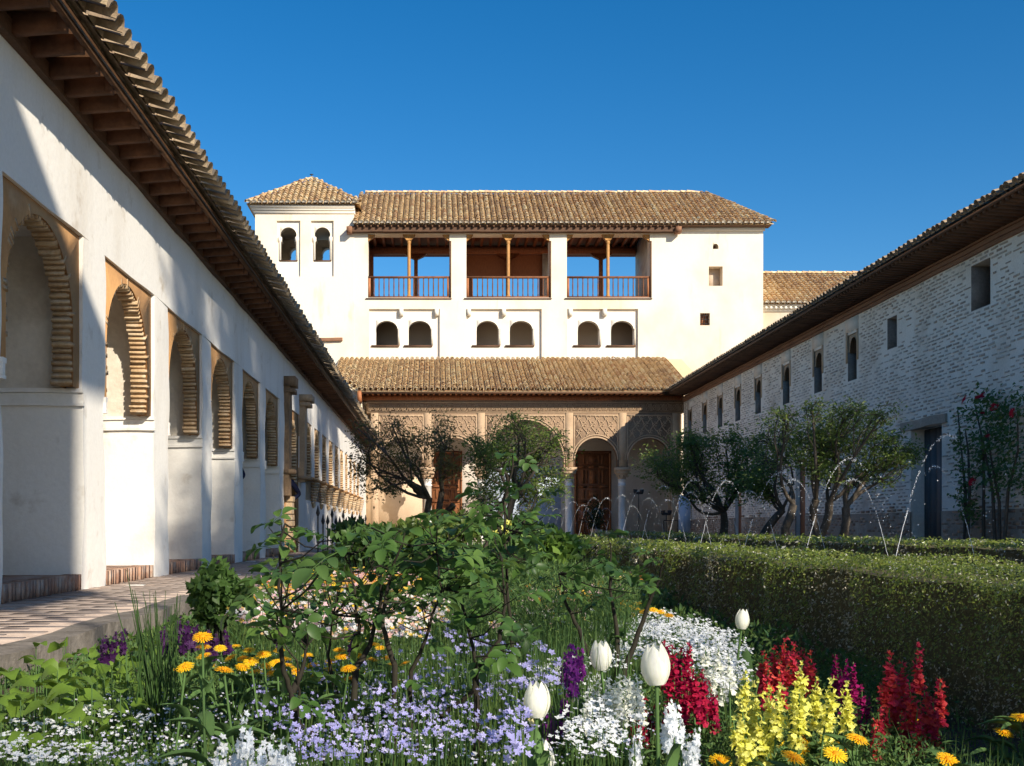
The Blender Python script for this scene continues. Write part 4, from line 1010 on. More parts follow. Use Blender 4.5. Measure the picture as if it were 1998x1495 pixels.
def hedge(x0, x1, y0, y1, z1, label, seed, fmax=1.0):
    rg = np.random.default_rng(seed)
    H = thing('clipped_hedge', label, 'hedge', ((x0 + x1) / 2, y0, BED), group='clipped hedges along the water channel')
    core = MB(); rough_box(core, x0 + .10, x1 - .10, y0 + .10, y1 - .05, BED - .05, z1 - .045, step=.2, amp=.008, f=4); core.build('twig_core', 'hedgecore', H)
    lf = MB(); y = y0
    while y < y1:
        dy = max(.25, y * .08); s = max(.0098, y * .0028) 
        dens = fmax * 1.15 / (s * s)
        for face, area in (('l', (z1 - BED) * dy), ('t', (x1 - x0) * dy), ('r', (z1 - BED) * dy * .3), ('n', (x1 - x0) * (z1 - BED) if y == y0 else 0), ('e', .07 * dy)):
            n = int(area * dens * (.9 if face != 't' else .8)) 
            if n == 0: continue
            u = rg.random(n); v = rg.random(n); dp = .012 - np.abs(rg.normal(0, .012, n)) - np.where(rg.random(n) < .45, rg.exponential(.06, n), 0)
            yy = y + u * dy
            bul = .028 * np.sin(yy * 5.1 + seed) + .02 * np.sin(yy * 11.3)
            top = z1 + .016 * np.sin(yy * 3.3) + .012 * np.sin(yy * 9.)
            if face == 'l': T = np.stack([x0 + bul * .6 - dp + .0 * u, yy, BED + v * (top - BED)], 1)
            elif face == 'r': T = np.stack([x1 + dp, yy, BED + v * (top - BED)], 1)
            elif face == 't': T = np.stack([x0 + v * (x1 - x0), yy, top + dp], 1)
            elif face == 'e': T = np.stack([x0 + bul * .6 + .012 + rg.normal(0, .016, n), yy, top - .012 + rg.normal(0, .014, n)], 1)
            else: T = np.stack([x0 + u * (x1 - x0), y0 + dp, BED + v * (z1 - BED)], 1)
            # bare brownish patches with crisp sides, greener crest
            yq = T[:, 1]; zq = T[:, 2]
            pa = np.sin(yq * 2.9 + .5) + .8 * np.sin(yq * 6.7 + 1.3) + .35 * np.sin(zq * 9 + yq * 4)
            brown = (pa > .55) & (zq < top - .03) | (zq < BED + .12 + .06 * np.sin(yq * 4))
            ti = np.where(brown, rg.uniform(.48, .9, n), rg.uniform(0, .52, n)); ti = np.where(rg.random(n) < .05, 1., ti)  # palest tint on a few leaves: painted glints of glossy leaves
            keep = ~(brown & (rg.random(n) < .35))
            sz = np.where(rg.random(n) < .05, s * 1.7, s * 1.15)
            leaf_stamp(lf, T[keep], sz[keep], .5, ti[keep], rg, face={'l': (-1, -.15, .5), 'r': (1, 0, .4), 't': (-.2, -.2, 1), 'e': (-.7, -.2, .8), 'n': (0, -1, .4)}[face], spread=.5)
        y += dy
    lf.build('foliage', 'hedgeleaf', H, kind='stuff')
hedge(1.65, 2.16, 1.5, 34, -.142, 'box hedge with bare brown patches edging the flower bed', 3)
hedge(4.75, 5.4, 3.4, 34, -.14, 'even green hedge on the brick range side of the water channel', 4, .8)

def tree(name, label, cat, base, Y, lobes, fork, leafmat, seed, lsize=.07, per=330, trunk_r=.11, group=None, thin=.72, density=1.0, twigs=9, stems=None, dz=1.0):
    """base, fork and lobes are read in photograph pixels at distance Y; lobes: (cx, cy, rx, ry)"""
    rg = np.random.default_rng(seed); s = Y / FPX; trunk_r *= thin
    b0 = P(*base, Y); b0[2] = BED; f0 = P(*fork, Y)
    T_ = thing(name, label, cat, tuple(b0), group=group)
    br = MB(); lf = MB()
    def limb(p0, p1, r0, r1, n=6, bend=.12):
        p0 = np.array(p0); p1 = np.array(p1); L = np.linalg.norm(p1 - p0)
        off = rg.normal(0, bend * L, 3); off2 = rg.normal(0, bend * .5 * L, 3)
        pts = [p0 + (p1 - p0) * t + off * math.sin(PI * t) + off2 * math.sin(2 * PI * t) for t in np.linspace(0, 1, n)]
        tube(br, pts, list(np.linspace(r0, r1, n)), 6); return pts
    stems = stems or [(base, fork)]
    tops = []
    for (bb, ff) in stems:
        p0 = P(*bb, Y); p0[2] = BED - .02; p1 = P(*ff, Y)
        pts = limb(p0 + np.array([0, rg.normal(0, .05), 0]), p1, trunk_r * (1. if len(stems) == 1 else .75), trunk_r * .62, 7, .07)
        tops.append(pts[-1])
    for (cx_, cy_, rx, ry) in lobes:
        c = P(cx_, cy_, Y); c[1] += rg.normal(0, .45) * dz
        ex = np.array([rx * s, max(rx, ry) * s * 1.1, ry * s])
        st = min(tops, key=lambda t: np.linalg.norm(t - c))
        pts = limb(st, c, trunk_r * .34, trunk_r * .12, 8, .10)
        ends = []
        for k in range(twigs):
            d = rg.normal(0, 1, 3); d /= np.linalg.norm(d); e = c + d * ex * rg.uniform(.6, 1.0)
            q = pts[rg.integers(4, 8)]
            tw = limb(q, e, trunk_r * .085, .005, 5, .15); ends.append(e); ends.append(tw[3])
            e2 = e + rg.normal(0, .35, 3) * ex * .6; limb(tw[2], e2, trunk_r * .05, .003, 4, .15); ends.append(e2)
        ends = np.array(ends)
        n = int(per * 2.3 * density * (rx * ry) / 1800)
        cl = ends[rg.integers(0, len(ends), n)] + rg.normal(0, .26, (n, 3)) * ex
        lt = np.clip(.5 * rg.random(n) + .5 * rg.random() , 0, 1)
        leaf_stamp(lf, cl, lsize, .42, lt, rg, face=(-.25, -.45, .9), spread=.6)
    br.build('trunk', 'bark', T_, True)
    lf.build('crown', leafmat, T_, kind='stuff')
    return T_
tg = 'old trees standing in the court'
tree('orchard_tree', 'gnarled sparse tree with twisting bare limbs before the left arches of the portico', 'tree', (835, 1040), 21.5,
     [(720, 860, 42, 42), (735, 925, 52, 42), (700, 890, 25, 35), (780, 840, 48, 33), (850, 842, 45, 35), (800, 905, 45, 36), (880, 880, 30, 45), (745, 958, 30, 22), (698, 838, 20, 22), (760, 818, 25, 18), (870, 930, 28, 40)],
     (842, 975), 'leaf_olive', 51, lsize=.075, per=230, trunk_r=.15, twigs=9, stems=[((835, 1040), (838, 972)), ((850, 1040), (862, 960)), ((862, 1040), (885, 985))], group=tg)
tree('orchard_tree', 'dense dark tree with leaning trunk before the central arch of the portico', 'tree', (945, 1040), 20.5,
     [(960, 862, 55, 40), (1010, 845, 50, 33), (1060, 880, 48, 38), (1030, 920, 60, 42), (940, 930, 45, 55), (985, 900, 60, 50), (1095, 885, 26, 24), (1075, 850, 25, 20), (1000, 822, 30, 13), (930, 985, 40, 40), (1085, 935, 30, 40), (1040, 980, 45, 40), (930, 880, 30, 30)],
     (985, 975), 'leaf_tree', 52, lsize=.07, per=360, trunk_r=.14, stems=[((935, 1045), (990, 965)), ((1000, 1045), (1010, 960))], group=tg)
tree('orchard_tree', 'round leafy tree with forked trunk standing nearest the pale blue door', 'tree', (1420, 1045), 24.8,
     [(1308, 900, 42, 42), (1350, 880, 45, 38), (1300, 935, 30, 26), (1380, 915, 45, 48), (1412, 880, 40, 42), (1420, 945, 35, 35), (1330, 860, 30, 18), (1350, 955, 40, 24), (1440, 915, 30, 48), (1285, 905, 22, 20), (1375, 860, 26, 18)],
     (1405, 1000), 'leaf_tree', 53, lsize=.085, per=480, trunk_r=.17, stems=[((1420, 1045), (1412, 1000))], group=tg)
tree('orchard_tree', 'small tree with low slanting trunk between two larger trees', 'tree', (1475, 1045), 22.0,
     [(1480, 900, 32, 45), (1505, 935, 34, 36), (1492, 860, 30, 32), (1470, 950, 26, 30), (1525, 890, 26, 34)],
     (1520, 1000), 'leaf_tree', 54, lsize=.075, per=430, trunk_r=.15, stems=[((1475, 1045), (1528, 995))], group=tg)
tree('orchard_tree', 'wide many-stemmed tree with bright young tips beside the dark doorway', 'tree', (1590, 1050), 19.1,
     [(1540, 850, 48, 42), (1600, 840, 58, 46), (1572, 795, 24, 24), (1660, 850, 58, 46), (1720, 870, 48, 38), (1765, 868, 36, 32), (1650, 905, 58, 36), (1580, 905, 42, 36), (1642, 808, 28, 26), (1700, 925, 34, 32), (1792, 892, 20, 20), (1515, 825, 28, 22), (1740, 915, 30, 30), (1620, 870, 40, 40), (1685, 820, 30, 20)],
     (1600, 985), 'leaf_tree', 55, lsize=.068, per=400, trunk_r=.15, stems=[((1565, 1050), (1548, 985)), ((1590, 1050), (1592, 975)), ((1622, 1050), (1618, 980)), ((1640, 1050), (1650, 990))], group=tg)

# unseen terrace pines, crowns set high to dapple the gallery wall, sun passing below
rgc = np.random.default_rng(61)
PINES = [(13.4, -9.9, 1.0), (13.9, -8.0, 1.04), (13.0, -6.2, .98), (13.6, -4.4, 1.05), (13.1, -2.6, 1.0), (13.8, -.8, 1.05), (13.2, 1.2, 1.1), (13.7, 3.1, 1.12), (13.2, 5.1, 1.08), (13.6, 7.4, 1.02), (14.4, -5.4, 1.03), (14.3, .2, 1.0)]
met = MB(); tube(met, [(0, 0, 0), (.15, .1, 7), (0, 0, 14), (.1, 0, 17)], [.24, .19, .12, .05], 8); met = met.mesh('trunk', 'bark')
crowns = []
for v in range(3):
    cb = MB()
    for k in range(13):
        a = rgc.uniform(0, 6.28); r = rgc.uniform(.1, .95); c = np.array([r * math.cos(a), r * math.sin(a), rgc.uniform(13.6, 18.0)]); n = rgc.integers(130, 320)
        leaf_stamp(cb, c + rgc.normal(0, 1, (n, 3)) * np.array([.36, .36, .30]), .24, .4, rgc.random(n), rgc)
    crowns.append(cb.mesh('crown', 'cypress'))
for k, (x, y, h) in enumerate(PINES):
    c = thing('tall_pine', 'unseen tall pine with raised crown for dappled shade on the terrace beyond the brick range', 'tree', (x, y, -.7), group='pines on the terrace')
    W = Matrix.Translation((x, y, -.7)) @ Matrix.Rotation(k * 1.3, 4, 'Z') @ Matrix.Diagonal((1, 1, h, 1)); put('crown', crowns[k % 3], c, W, kind='stuff'); put('trunk', met, c, W)

# added tree, unseen behind the viewer: thin leaves filter sun on the near bed
pl = thing('sun_filter_tree', 'unseen added tree filtering the sun, behind the viewer beside the south pavilion', 'tree', (9.3, -9.0, -.7))
m_ = MB(); tube(m_, [(9.3, -9.0, -.7), (9.1, -8.9, 2.5), (8.8, -8.7, 5)], [.22, .17, .12], 8)
for k in range(8):
    d = rgc.normal(0, 1, 3); d /= np.linalg.norm(d); e = np.array([8.3, -8.4, 7.2]) + d * np.array([3.2, 3.2, 2.0]); tube(m_, [(8.9, -8.8, 4 + k * .08), (np.array([8.9, -8.8, 5]) + e) / 2 + np.array([0, 0, .3]), e], [.05, .03, .01], 6)
m_.build('trunk', 'bark', pl, True)
n = 700; d = rgc.normal(0, 1, (n, 3)); d /= np.linalg.norm(d, axis=1)[:, None]; T = np.array([8.3, -8.4, 7.2]) + d * (rgc.random(n) ** .4)[:, None] * np.array([4.2, 4.2, 2.9])
m_ = MB(); leaf_stamp(m_, T, .12, .5, rgc.random(n), rgc); m_.build('crown', 'leaf_tree', pl, kind='stuff')

pl = thing('sun_filter_tree', 'unseen added tree dappling the sun, past the near end of the brick range', 'tree', (11.4, 12.4, -.7))  # added out of view to dapple the sun on the court trees
m_ = MB(); tube(m_, [(11.4, 12.4, -.7), (11.3, 12.5, 2), (11.1, 12.7, 4)], [.18, .14, .09], 8)
for k in range(12):
    d = rgc.normal(0, 1, 3); d /= np.linalg.norm(d); e = np.array([11.2, 12.7, 5.2]) + d * np.array([1.7, 2.4, 1.6]); tube(m_, [(11.2, 12.6, 3 + k * .07), (np.array([11.2, 12.6, 4]) + e) / 2 + np.array([0, 0, .2]), e], [.06, .035, .012], 6)
m_.build('trunk', 'bark', pl, True)
n = 3600; d = rgc.normal(0, 1, (n, 3)); d /= np.linalg.norm(d, axis=1)[:, None]; T = np.array([11.2, 12.7, 5.2]) + d * (rgc.random(n) ** .4)[:, None] * np.array([2.1, 3.0, 2.1])
m_ = MB(); leaf_stamp(m_, T, .13, .5, rgc.random(n), rgc); m_.build('crown', 'leaf_tree', pl, kind='stuff')

# ------------------------------------------------------------------ climbing roses on the brick wall
def climber(label, Y, stems, lobes, nl, flowers, seed):
    rg = np.random.default_rng(seed); XW = BX - .16
    def W_(px, py):
        y = FPX * XW / (px - VPX); return np.array([XW, y, (VPY - py) * y / FPX])
    p0 = W_(*stems[0][0]); t = thing('climbing_rose', label, 'climber', (p0[0], p0[1], BED))
    m_ = MB()
    for st in stems:
        pts = [W_(*q) + np.array([rg.normal(0, .03), 0, 0]) for q in st]; pts[0][2] = min(pts[0][2], BED + .02)
        tube(m_, pts, list(np.linspace(.035, .01, len(pts))), 6)
    m_.build('stem', 'bark', t, True)
    lf = MB()
    for cx_, cy_, rx, ry in lobes:
        n = int(nl * rx * ry / 600.)
        a = rg.normal(0, .5, (n, 2)); T = np.array([W_(cx_ + q[0] * rx, cy_ + q[1] * ry) for q in a]); T[:, 0] += rg.normal(-.05, .09, n)
        leaf_stamp(lf, T, .085, .6, rg.random(n) * .8, rg, face=(-.8, -.3, .7), spread=.5)
    lf.build('foliage', 'leaf_mid', t, kind='stuff')
    if flowers:
        rf = MB()
        for k in range(3):
            for q in range(5 if k else 3):
                a = 2 * PI * q / 5 + k * .6; r = .02 + .022 * k
                rf.add([(r * .4 * math.cos(a), r * .4 * math.sin(a), 0), (r * 1.2 * math.cos(a - .6), r * 1.2 * math.sin(a - .6), .03), (r * 1.3 * math.cos(a), r * 1.3 * math.sin(a), .045 - .012 * k), (r * 1.2 * math.cos(a + .6), r * 1.2 * math.sin(a + .6), .03)], [(0, 1, 2, 3)])
        mf = rf.mesh('rose_flower', 'rosered')
        for f in flowers:
            p = W_(*f); p[0] -= .12; put('rose_flower', mf, t, Matrix.Translation(p) @ Matrix.Rotation(-.9 + rg.normal(0, .5), 4, 'Y') @ Matrix.Rotation(rg.normal(0, .5), 4, 'X') @ Matrix.Scale(1.05, 4))
climber('climbing rose with red blooms against the whitewashed brick wall', 19.6,
        [[(1950, 1052), (1948, 980), (1935, 900), (1925, 830)], [(1955, 1052), (1965, 960), (1985, 880), (1990, 800)], [(1945, 1052), (1938, 960), (1915, 860), (1902, 790)]],
        [(1945, 800, 42, 38), (1905, 800, 20, 26), (1930, 860, 36, 40), (1970, 870, 34, 50), (1950, 930, 34, 44), (1985, 790, 26, 36), (1920, 910, 22, 30), (1990, 930, 26, 40), (1925, 770, 20, 18), (1960, 830, 30, 36)], 75,
        [(1896, 780), (1925, 778), (1930, 773), (1928, 808), (1941, 853), (1912, 941), (1955, 795), (1992, 806)], 71)
climber('thin bare climber beside the dark doorway', 21, [[(1885, 1050), (1884, 960), (1876, 900), (1874, 800)], [(1890, 1050), (1895, 960), (1886, 880), (1880, 840)], [(1918, 1050), (1918, 900), (1914, 830)]],
        [(1876, 860, 8, 40), (1884, 900, 8, 40), (1880, 810, 7, 16), (1890, 970, 12, 40), (1886, 940, 9, 30), (1917, 900, 8, 50), (1897, 1000, 14, 26)], 150, None, 72)

# ------------------------------------------------------------------ water jets crossing the channel
drop_v = []; 
for z, r in ((-1, 0), (-.5, .8), (.3, .9), (1, 0)):
    drop_v += [(r * math.cos(2 * PI * k / 5), r * math.sin(2 * PI * k / 5), z) for k in range(5)]
drop_f = [(i * 5 + k, i * 5 + (k + 1) % 5, i * 5 + 5 + (k + 1) % 5, i * 5 + 5 + k) for i in range(3) for k in range(5)]
drop_v = np.array(drop_v)
rgw = np.random.default_rng(81)
def jet(x0, y, sgn, k):
    t = thing('water_jet', 'thin arc of water rising from the left side of the channel' if sgn > 0 else 'thin arc of water rising from the right side of the channel', 'water jet', (x0, y, -.5), group='crossing water jets')
    zt = rgw.uniform(.50, .63) - (.05 if sgn < 0 else 0); hw = rgw.uniform(.36, .42); z0 = -.5
    def pt(u):   # u 0..2, apex at 1
        return np.array([x0 + sgn * hw * u, y, zt - (zt - z0) * (1 - u) ** 2])
    m_ = MB(); us = np.linspace(0, .34, 10); tube(m_, [pt(u) + rgw.normal(0, .002, 3) for u in us], [.0028 - .003 * u for u in us], 5); m_.build('stream', 'water', t, True)
    u = np.concatenate([rgw.uniform(.28, 1.12, 130), rgw.uniform(1.05, 2., 60)])
    T = np.array([pt(a) for a in u]) + rgw.normal(0, 1, (len(u), 3)) * (.0025 + .018 * np.clip(u - .7, 0, 1))[:, None]
    s = rgw.uniform(.0011, .0036, len(u)); R = np.einsum('n,ij->nij', s, np.eye(3)); R[:, 2, 2] *= rgw.uniform(.8, 1.6, len(u))
    MB().stamp(drop_v, drop_f, R, T).build('drops', 'water', t, True, kind='stuff')
    m_ = MB(); lathe(m_, [(.02, -.12), (.02, 0), (.012, .02)], (x0, y, -.5), 8); m_.build('nozzle', 'iron', t)
for k in range(14): jet(4.5, 9.22 + 1.77 * k, -1, k)
for k in range(15): jet(2.9, 7.17 + 1.77 * k, 1, k)
n = 260; T = np.stack([rgw.uniform(2.9, 4.6, n), rgw.uniform(6, 24, n), rgw.uniform(-.45, .55, n)], 1)
s = rgw.uniform(.002, .006, n); o = MB().stamp(drop_v, drop_f, np.einsum('n,ij->nij', s, np.eye(3)), T).build('flying_drops', 'water', None, True, kind='stuff'); tag(o, 'stray water drops flying over the channel', 'water drops')

# ================================================================== flower bed
def bed(px, py, h):
    """bed position whose plant of height h has its top at the given photograph pixel"""
    Y = FPX * (-BED - h) / (py - VPY); return np.array([(px - VPX) * Y / FPX, Y, BED])
def at(px, py, Y):
    p = P(px, py, Y); return np.array([p[0], Y, BED]), p[2] - BED

# ---- greenery carpet
rgg = np.random.default_rng(91)
def blades(n, x0, x1, y0, y1, hf, w_, seed, name, label, mat='grass', lean=.35, accept=None, tintr=(0, 1)):
    rg = np.random.default_rng(seed)
    X = rg.uniform(x0, x1, n); Y = y0 + (y1 - y0) * rg.random(n)
    if accept is not None: k = accept(X, Y); X = X[k]; Y = Y[k]
    n = len(X); h = hf(X, Y) * rg.uniform(.5, 1.15, n); a = rg.uniform(0, 2 * PI, n); le = np.abs(rg.normal(0, lean, n))
    V = np.array([(-.5, 0, 0), (.5, 0, 0), (.32, .25, .6), (-.32, .25, .6), (0, 1, 1)], float); F = [(0, 1, 2, 3), (3, 2, 4)]
    ww = w_ * np.maximum(1, Y / 4.) * rg.uniform(.6, 1.4, n)
    ca, sa = np.cos(a), np.sin(a); R = np.zeros((n, 3, 3))
    R[:, 0, 0] = ca * ww; R[:, 1, 0] = sa * ww
    R[:, 0, 1] = -sa * le * h; R[:, 1, 1] = ca * le * h; R[:, 2, 2] = h
    T = np.stack([X, Y, np.full(n, BED - .01)], 1)
    o = MB().stamp(V, F, R, T, rg.uniform(*tintr, n)).build(name, mat, kind='stuff'); tag(o, label, 'greenery'); return o
kerbside = lambda X, Y: np.where((X < -1.05) & (Y > 2.9), .3, 1.)      # bare strip along the path kerb
vis = lambda X, Y: (X * FPX / Y + VPX > -80) & (X * FPX / Y + VPX < 2080) & (X < 1.62) & ~((X > 1.25) & (Y < 3.6) & (rgg.random(len(X)) < .7))
blades(13000, -1.64, 1.98, 1.5, 4.2, lambda X, Y: (.12 + .04 * np.sin(3 * X + 2 * Y)) * kerbside(X, Y), .0045, 1, 'ground_cover', 'fine grassy leaves covering the near flower bed', accept=vis)
blades(16000, -1.64, 1.98, 4.0, 9, lambda X, Y: (np.where(X > .5, .09, .19) + .03 * np.sin(3 * X + 2 * Y)) * kerbside(X, Y), .007, 2, 'ground_cover', 'taller grassy leaves covering the middle of the flower bed', accept=vis)
blades(9000, -1.64, 1.98, 9, 30, lambda X, Y: .24 + .06 * np.sin(3 * X + Y), .009, 3, 'ground_cover', 'green leaves covering the far end of the flower bed', accept=vis)
# feathery tall mass beside the roses
def fe(X, Y): return ((X - .105 * Y) ** 2 / .13 + (Y - 4.9) ** 2 / 2.2 < 1)
blades(24000, -.2, 2., 3.4, 6.6, lambda X, Y: .40 + .07 * np.sin(5 * X + 3 * Y), .0036, 4, 'feathery_foliage', 'tall feathery green stems behind the rose bushes', lean=.32, accept=fe, tintr=(0, .7))
blades(3000, -.5, .5, 2.6, 4.0, lambda X, Y: .30 + .05 * np.sin(5 * X), .004, 6, 'feathery_foliage', 'thin upright grassy stems among the lavender blue flowers', lean=.15, tintr=(.1, .9))

# small leafy cushions filling the bed up to the flowers
def cushion(n, y0, y1, hf, ls, seed, label):
    rg = np.random.default_rng(seed); X = rg.uniform(-1.64, 1.98, n); Y = y0 + (y1 - y0) * rg.random(n); k = vis(X, Y); X = X[k]; Y = Y[k]
    h = hf(X, Y); T = np.stack([X, Y, BED + h * rg.random(len(X)) ** .45], 1); lf = MB(); leaf_stamp(lf, T, ls * np.maximum(1, Y / 3.), .42, rg.random(len(X)), rg, 1.3)
    tag(lf.build('leafy_cushion', 'grass', kind='stuff'), label, 'greenery')
cushion(95000, 1.5, 4.4, lambda X, Y: kerbside(X, Y) * .115 + .035 * kerbside(X, Y) * np.sin(4.1 * X + 1.7 * Y) + .02 * np.sin(9 * X - 5 * Y), .014, 12, 'dense small leaves of the low plants filling the near flower bed')
cushion(30000, 4.2, 12, lambda X, Y: kerbside(X, Y) * .14 + .04 * kerbside(X, Y) * np.sin(4.1 * X + 1.7 * Y) + .03 * np.sin(9 * X - 5 * Y), .024, 13, 'dense small leaves filling the middle of the flower bed')
rgq = np.random.default_rng(14); X = rgq.uniform(.0, 1.3, 30000); Y = rgq.uniform(3.5, 6.5, 30000); k = fe(X, Y); X = X[k]; Y = Y[k]
lf = MB(); leaf_stamp(lf, np.stack([X, Y, BED + .44 * rgq.random(len(X)) ** .6], 1), .026, .22, rgq.random(len(X)) * .9, rgq, 1.4); tag(lf.build('feathery_foliage', 'grass', kind='stuff'), 'fine needle leaves of the feathery plants behind the roses', 'greenery')
# ---- small flower drifts (uncountable)
def floret5(n=5, r=1., cup=.25):
    V = [(0, 0, 0)]; F = []
    for k in range(n):
        a = 2 * PI * k / n; d = PI / n * .85
        V += [(.62 * r * math.cos(a - d), .62 * r * math.sin(a - d), cup * .5), (r * math.cos(a), r * math.sin(a), cup), (.62 * r * math.cos(a + d), .62 * r * math.sin(a + d), cup * .5)]
        F.append((0, 3 * k + 1, 3 * k + 2, 3 * k + 3))
    return np.array(V), F
F5 = floret5(5); F4 = floret5(4, 1., .15)
def drift(name, label, lobes, n, hmin, hmax, size, mat, seed, per=1, spread=.02, tmpl=F5, stem=True, up=.7, tint=(0, 1)):
    """lobes in photograph pixels (cx, cy, rx, ry) of the flower tops; plants stand in the bed at their own distance"""
    rg = np.random.default_rng(seed); w = np.array([l[2] * l[3] for l in lobes], float); w /= w.sum()
    fm = MB(); sm = MB(); T = []; B0 = []
    for k in rg.choice(len(lobes), n, p=w):
        l = lobes[k]; a = rg.uniform(0, 2 * PI); r = math.sqrt(rg.random()); py = l[1] + r * l[3] * math.sin(a); px = l[0] + r * l[2] * math.cos(a)
        h = rg.uniform(hmin, hmax); p = bed(px, max(py, 1060), h); 
        if p[0] > 1.6 or p[0] < -1.66: continue
        top = p + np.array([0, 0, h]); B0.append((p, top))
        for q in range(per): T.append(top + rg.normal(0, spread, 3) * np.array([1, 1, .5]))
    T = np.array(T); n2 = len(T)
    R = randrot(n2, rg, PI)
    # mostly facing up and towards the light
    zt = rg.normal(0, 1 - up, (n2, 3)) + np.array([.1, -.35, up]); zt /= np.linalg.norm(zt, axis=1)[:, None]
    xx = np.cross(zt, rg.normal(0, 1, (n2, 3))); xx /= np.linalg.norm(xx, axis=1)[:, None]; yy = np.cross(zt, xx)
    R = np.stack([xx, yy, zt], 2) * (size * rg.uniform(.7, 1.25, n2))[:, None, None]
    fm.stamp(tmpl[0], tmpl[1], R, T, rg.uniform(*tint, n2))
    nf = n2
    if stem:
        sv = np.array([(-.5, 0, 0), (.5, 0, 0), (.5, 0, 1), (-.5, 0, 1), (0, -.5, 0), (0, .5, 0), (0, .5, 1), (0, -.5, 1)], float); sf = [(0, 1, 2, 3), (4, 5, 6, 7)]
        Rs = []; Ts = []
        for p, top in B0:
            b = p + np.array([*rg.normal(0, .025, 2), 0]); d = top - b
            Rs.append(np.stack([np.array([.0022, 0, 0]), np.array([0, .0022, 0]), d], 1)); Ts.append(b)
        fm.stamp(sv, sf, np.array(Rs), np.array(Ts), rg.random(len(Ts)), mat=1)
    o = fm.build(name, [mat, 'grass'], kind='stuff'); tag(o, label, 'flowers'); return o
drift('lavender_flowers', 'drift of small lavender blue flowers around the rose stems', [(600, 1360, 110, 80), (700, 1400, 120, 80), (800, 1400, 120, 80), (880, 1330, 100, 70), (760, 1330, 140, 60), (950, 1400, 70, 70), (560, 1330, 60, 40), (1000, 1330, 60, 60), (640, 1450, 60, 40)], 470, .14, .26, .0058, 'lavender', 101, per=4, spread=.010)
drift('lavender_flowers', 'scattered lavender blue flowers near the purple stocks', [(1040, 1290, 60, 60), (980, 1260, 60, 30), (1000, 1420, 40, 50), (900, 1240, 90, 40)], 70, .2, .3, .009, 'lavender', 102, per=4, spread=.011)
drift('candytuft_flowers', 'flat white candytuft clusters at the left front of the bed', [(80, 1440, 90, 45), (190, 1420, 90, 45), (300, 1410, 80, 45), (330, 1480, 90, 30), (120, 1480, 120, 24), (365, 1375, 40, 20), (30, 1470, 50, 24)], 46, .15, .20, .0055, 'whitefl', 103, per=12, spread=.010, tmpl=F4, up=.95)
drift('white_alyssum', 'mass of small white blooms in front of the hedge', [(1240, 1240, 70, 40), (1330, 1240, 70, 40), (1400, 1270, 60, 40), (1180, 1260, 60, 40), (1290, 1215, 40, 25), (1420, 1310, 40, 30)], 420, .15, .23, .0066, 'whitefl', 104, per=8, spread=.016, tmpl=F4, up=.8)
drift('white_alyssum', 'patch of small white blooms under the tulips', [(1120, 1330, 50, 60), (1080, 1310, 40, 40), (1200, 1400, 60, 50), (1150, 1420, 50, 50), (1240, 1290, 50, 30)], 100, .16, .24, .0066, 'whitefl', 105, per=7, spread=.015, tmpl=F4, up=.8)
drift('mixed_flowers', 'mixed white pink and yellow flowers in the sunlit middle of the bed', [(560, 1200, 90, 35), (640, 1190, 90, 40), (520, 1180, 60, 25), (700, 1210, 80, 35), (800, 1200, 80, 40), (470, 1190, 40, 20), (1080, 1190, 60, 30), (1000, 1200, 60, 30)], 400, .2, .3, .011, 'mixfl', 106, per=6, spread=.022, up=.75, tint=(0, .62))
drift('mixed_flowers', 'distant yellow and white flowers beyond the rose bushes', [(620, 1130, 90, 18), (560, 1140, 60, 15), (1100, 1150, 80, 20), (1180, 1130, 70, 15), (760, 1130, 80, 20)], 260, .24, .36, .016, 'mixfl', 107, per=5, spread=.03, up=.75, tint=(.3, .75))

drift('tiny_flowers', 'scatter of tiny pale flowers through the near carpet of leaves', [(500, 1420, 480, 75), (1000, 1400, 300, 90), (700, 1300, 300, 60), (250, 1420, 250, 70)], 900, .10, .19, .0042, 'lavwhite', 108, per=3, spread=.012, tmpl=F4, up=.8)
drift('white_alyssum', 'long drift of small white blooms running back beside the hedge', [(1300, 1225, 60, 22), (1380, 1250, 60, 25), (1240, 1215, 60, 20), (1180, 1235, 60, 25), (1120, 1215, 50, 18)], 260, .15, .22, .0065, 'whitefl', 109, per=8, spread=.016, tmpl=F4, up=.8)
# ---- tulips
def petal_mesh(name, mat, H=.07, R=.026, sc=1.0):
    m_ = MB(); V = []; nu, nv = 6, 8
    for j in range(nv + 1):
        v = j / nv; r = R * (.22 + .80 * math.sin(PI * min(1, v * .80 + .10)) ** .7) * (1 - .22 * v * v) * sc; wd = 1.02 * max(0.02, math.sin(PI * min(.985, v * .76 + .225)) ** .42)
        for i in range(nu + 1):
            u = i / nu * 2 - 1; a = u * wd; V.append((r * math.cos(a) * (1 - .06 * (1 - u * u) * 0), r * math.sin(a), H * (v - .05 * v * u * u)))
    F = [(j * (nu + 1) + i, j * (nu + 1) + i + 1, (j + 1) * (nu + 1) + i + 1, (j + 1) * (nu + 1) + i) for j in range(nv) for i in range(nu)]
    return m_.add(V, F).mesh(name, mat, True)
PW, PWi = petal_mesh('petal', 'tulipwhite'), petal_mesh('petal', 'tulipwhite', sc=.92)
PC, PCi = petal_mesh('petal', 'tulipcream'), petal_mesh('petal', 'tulipcream', sc=.92)
def tulip_leaf():
    m_ = MB(); V = []
    for j in range(9):
        t = j / 8; w_ = .022 * math.sin(PI * min(.99, t * .86 + .14)) ** .7
        for s in (-1, 0, 1): V.append((s * w_, .03 * t * t + .012 * abs(s), .24 * t - .06 * t ** 3))
    return m_.add(V, [(j * 3 + i, j * 3 + i + 1, j * 3 + 4 + i, j * 3 + 3 + i) for j in range(8) for i in range(2)]).mesh('leaf', 'gstem', True)
TLF = tulip_leaf()
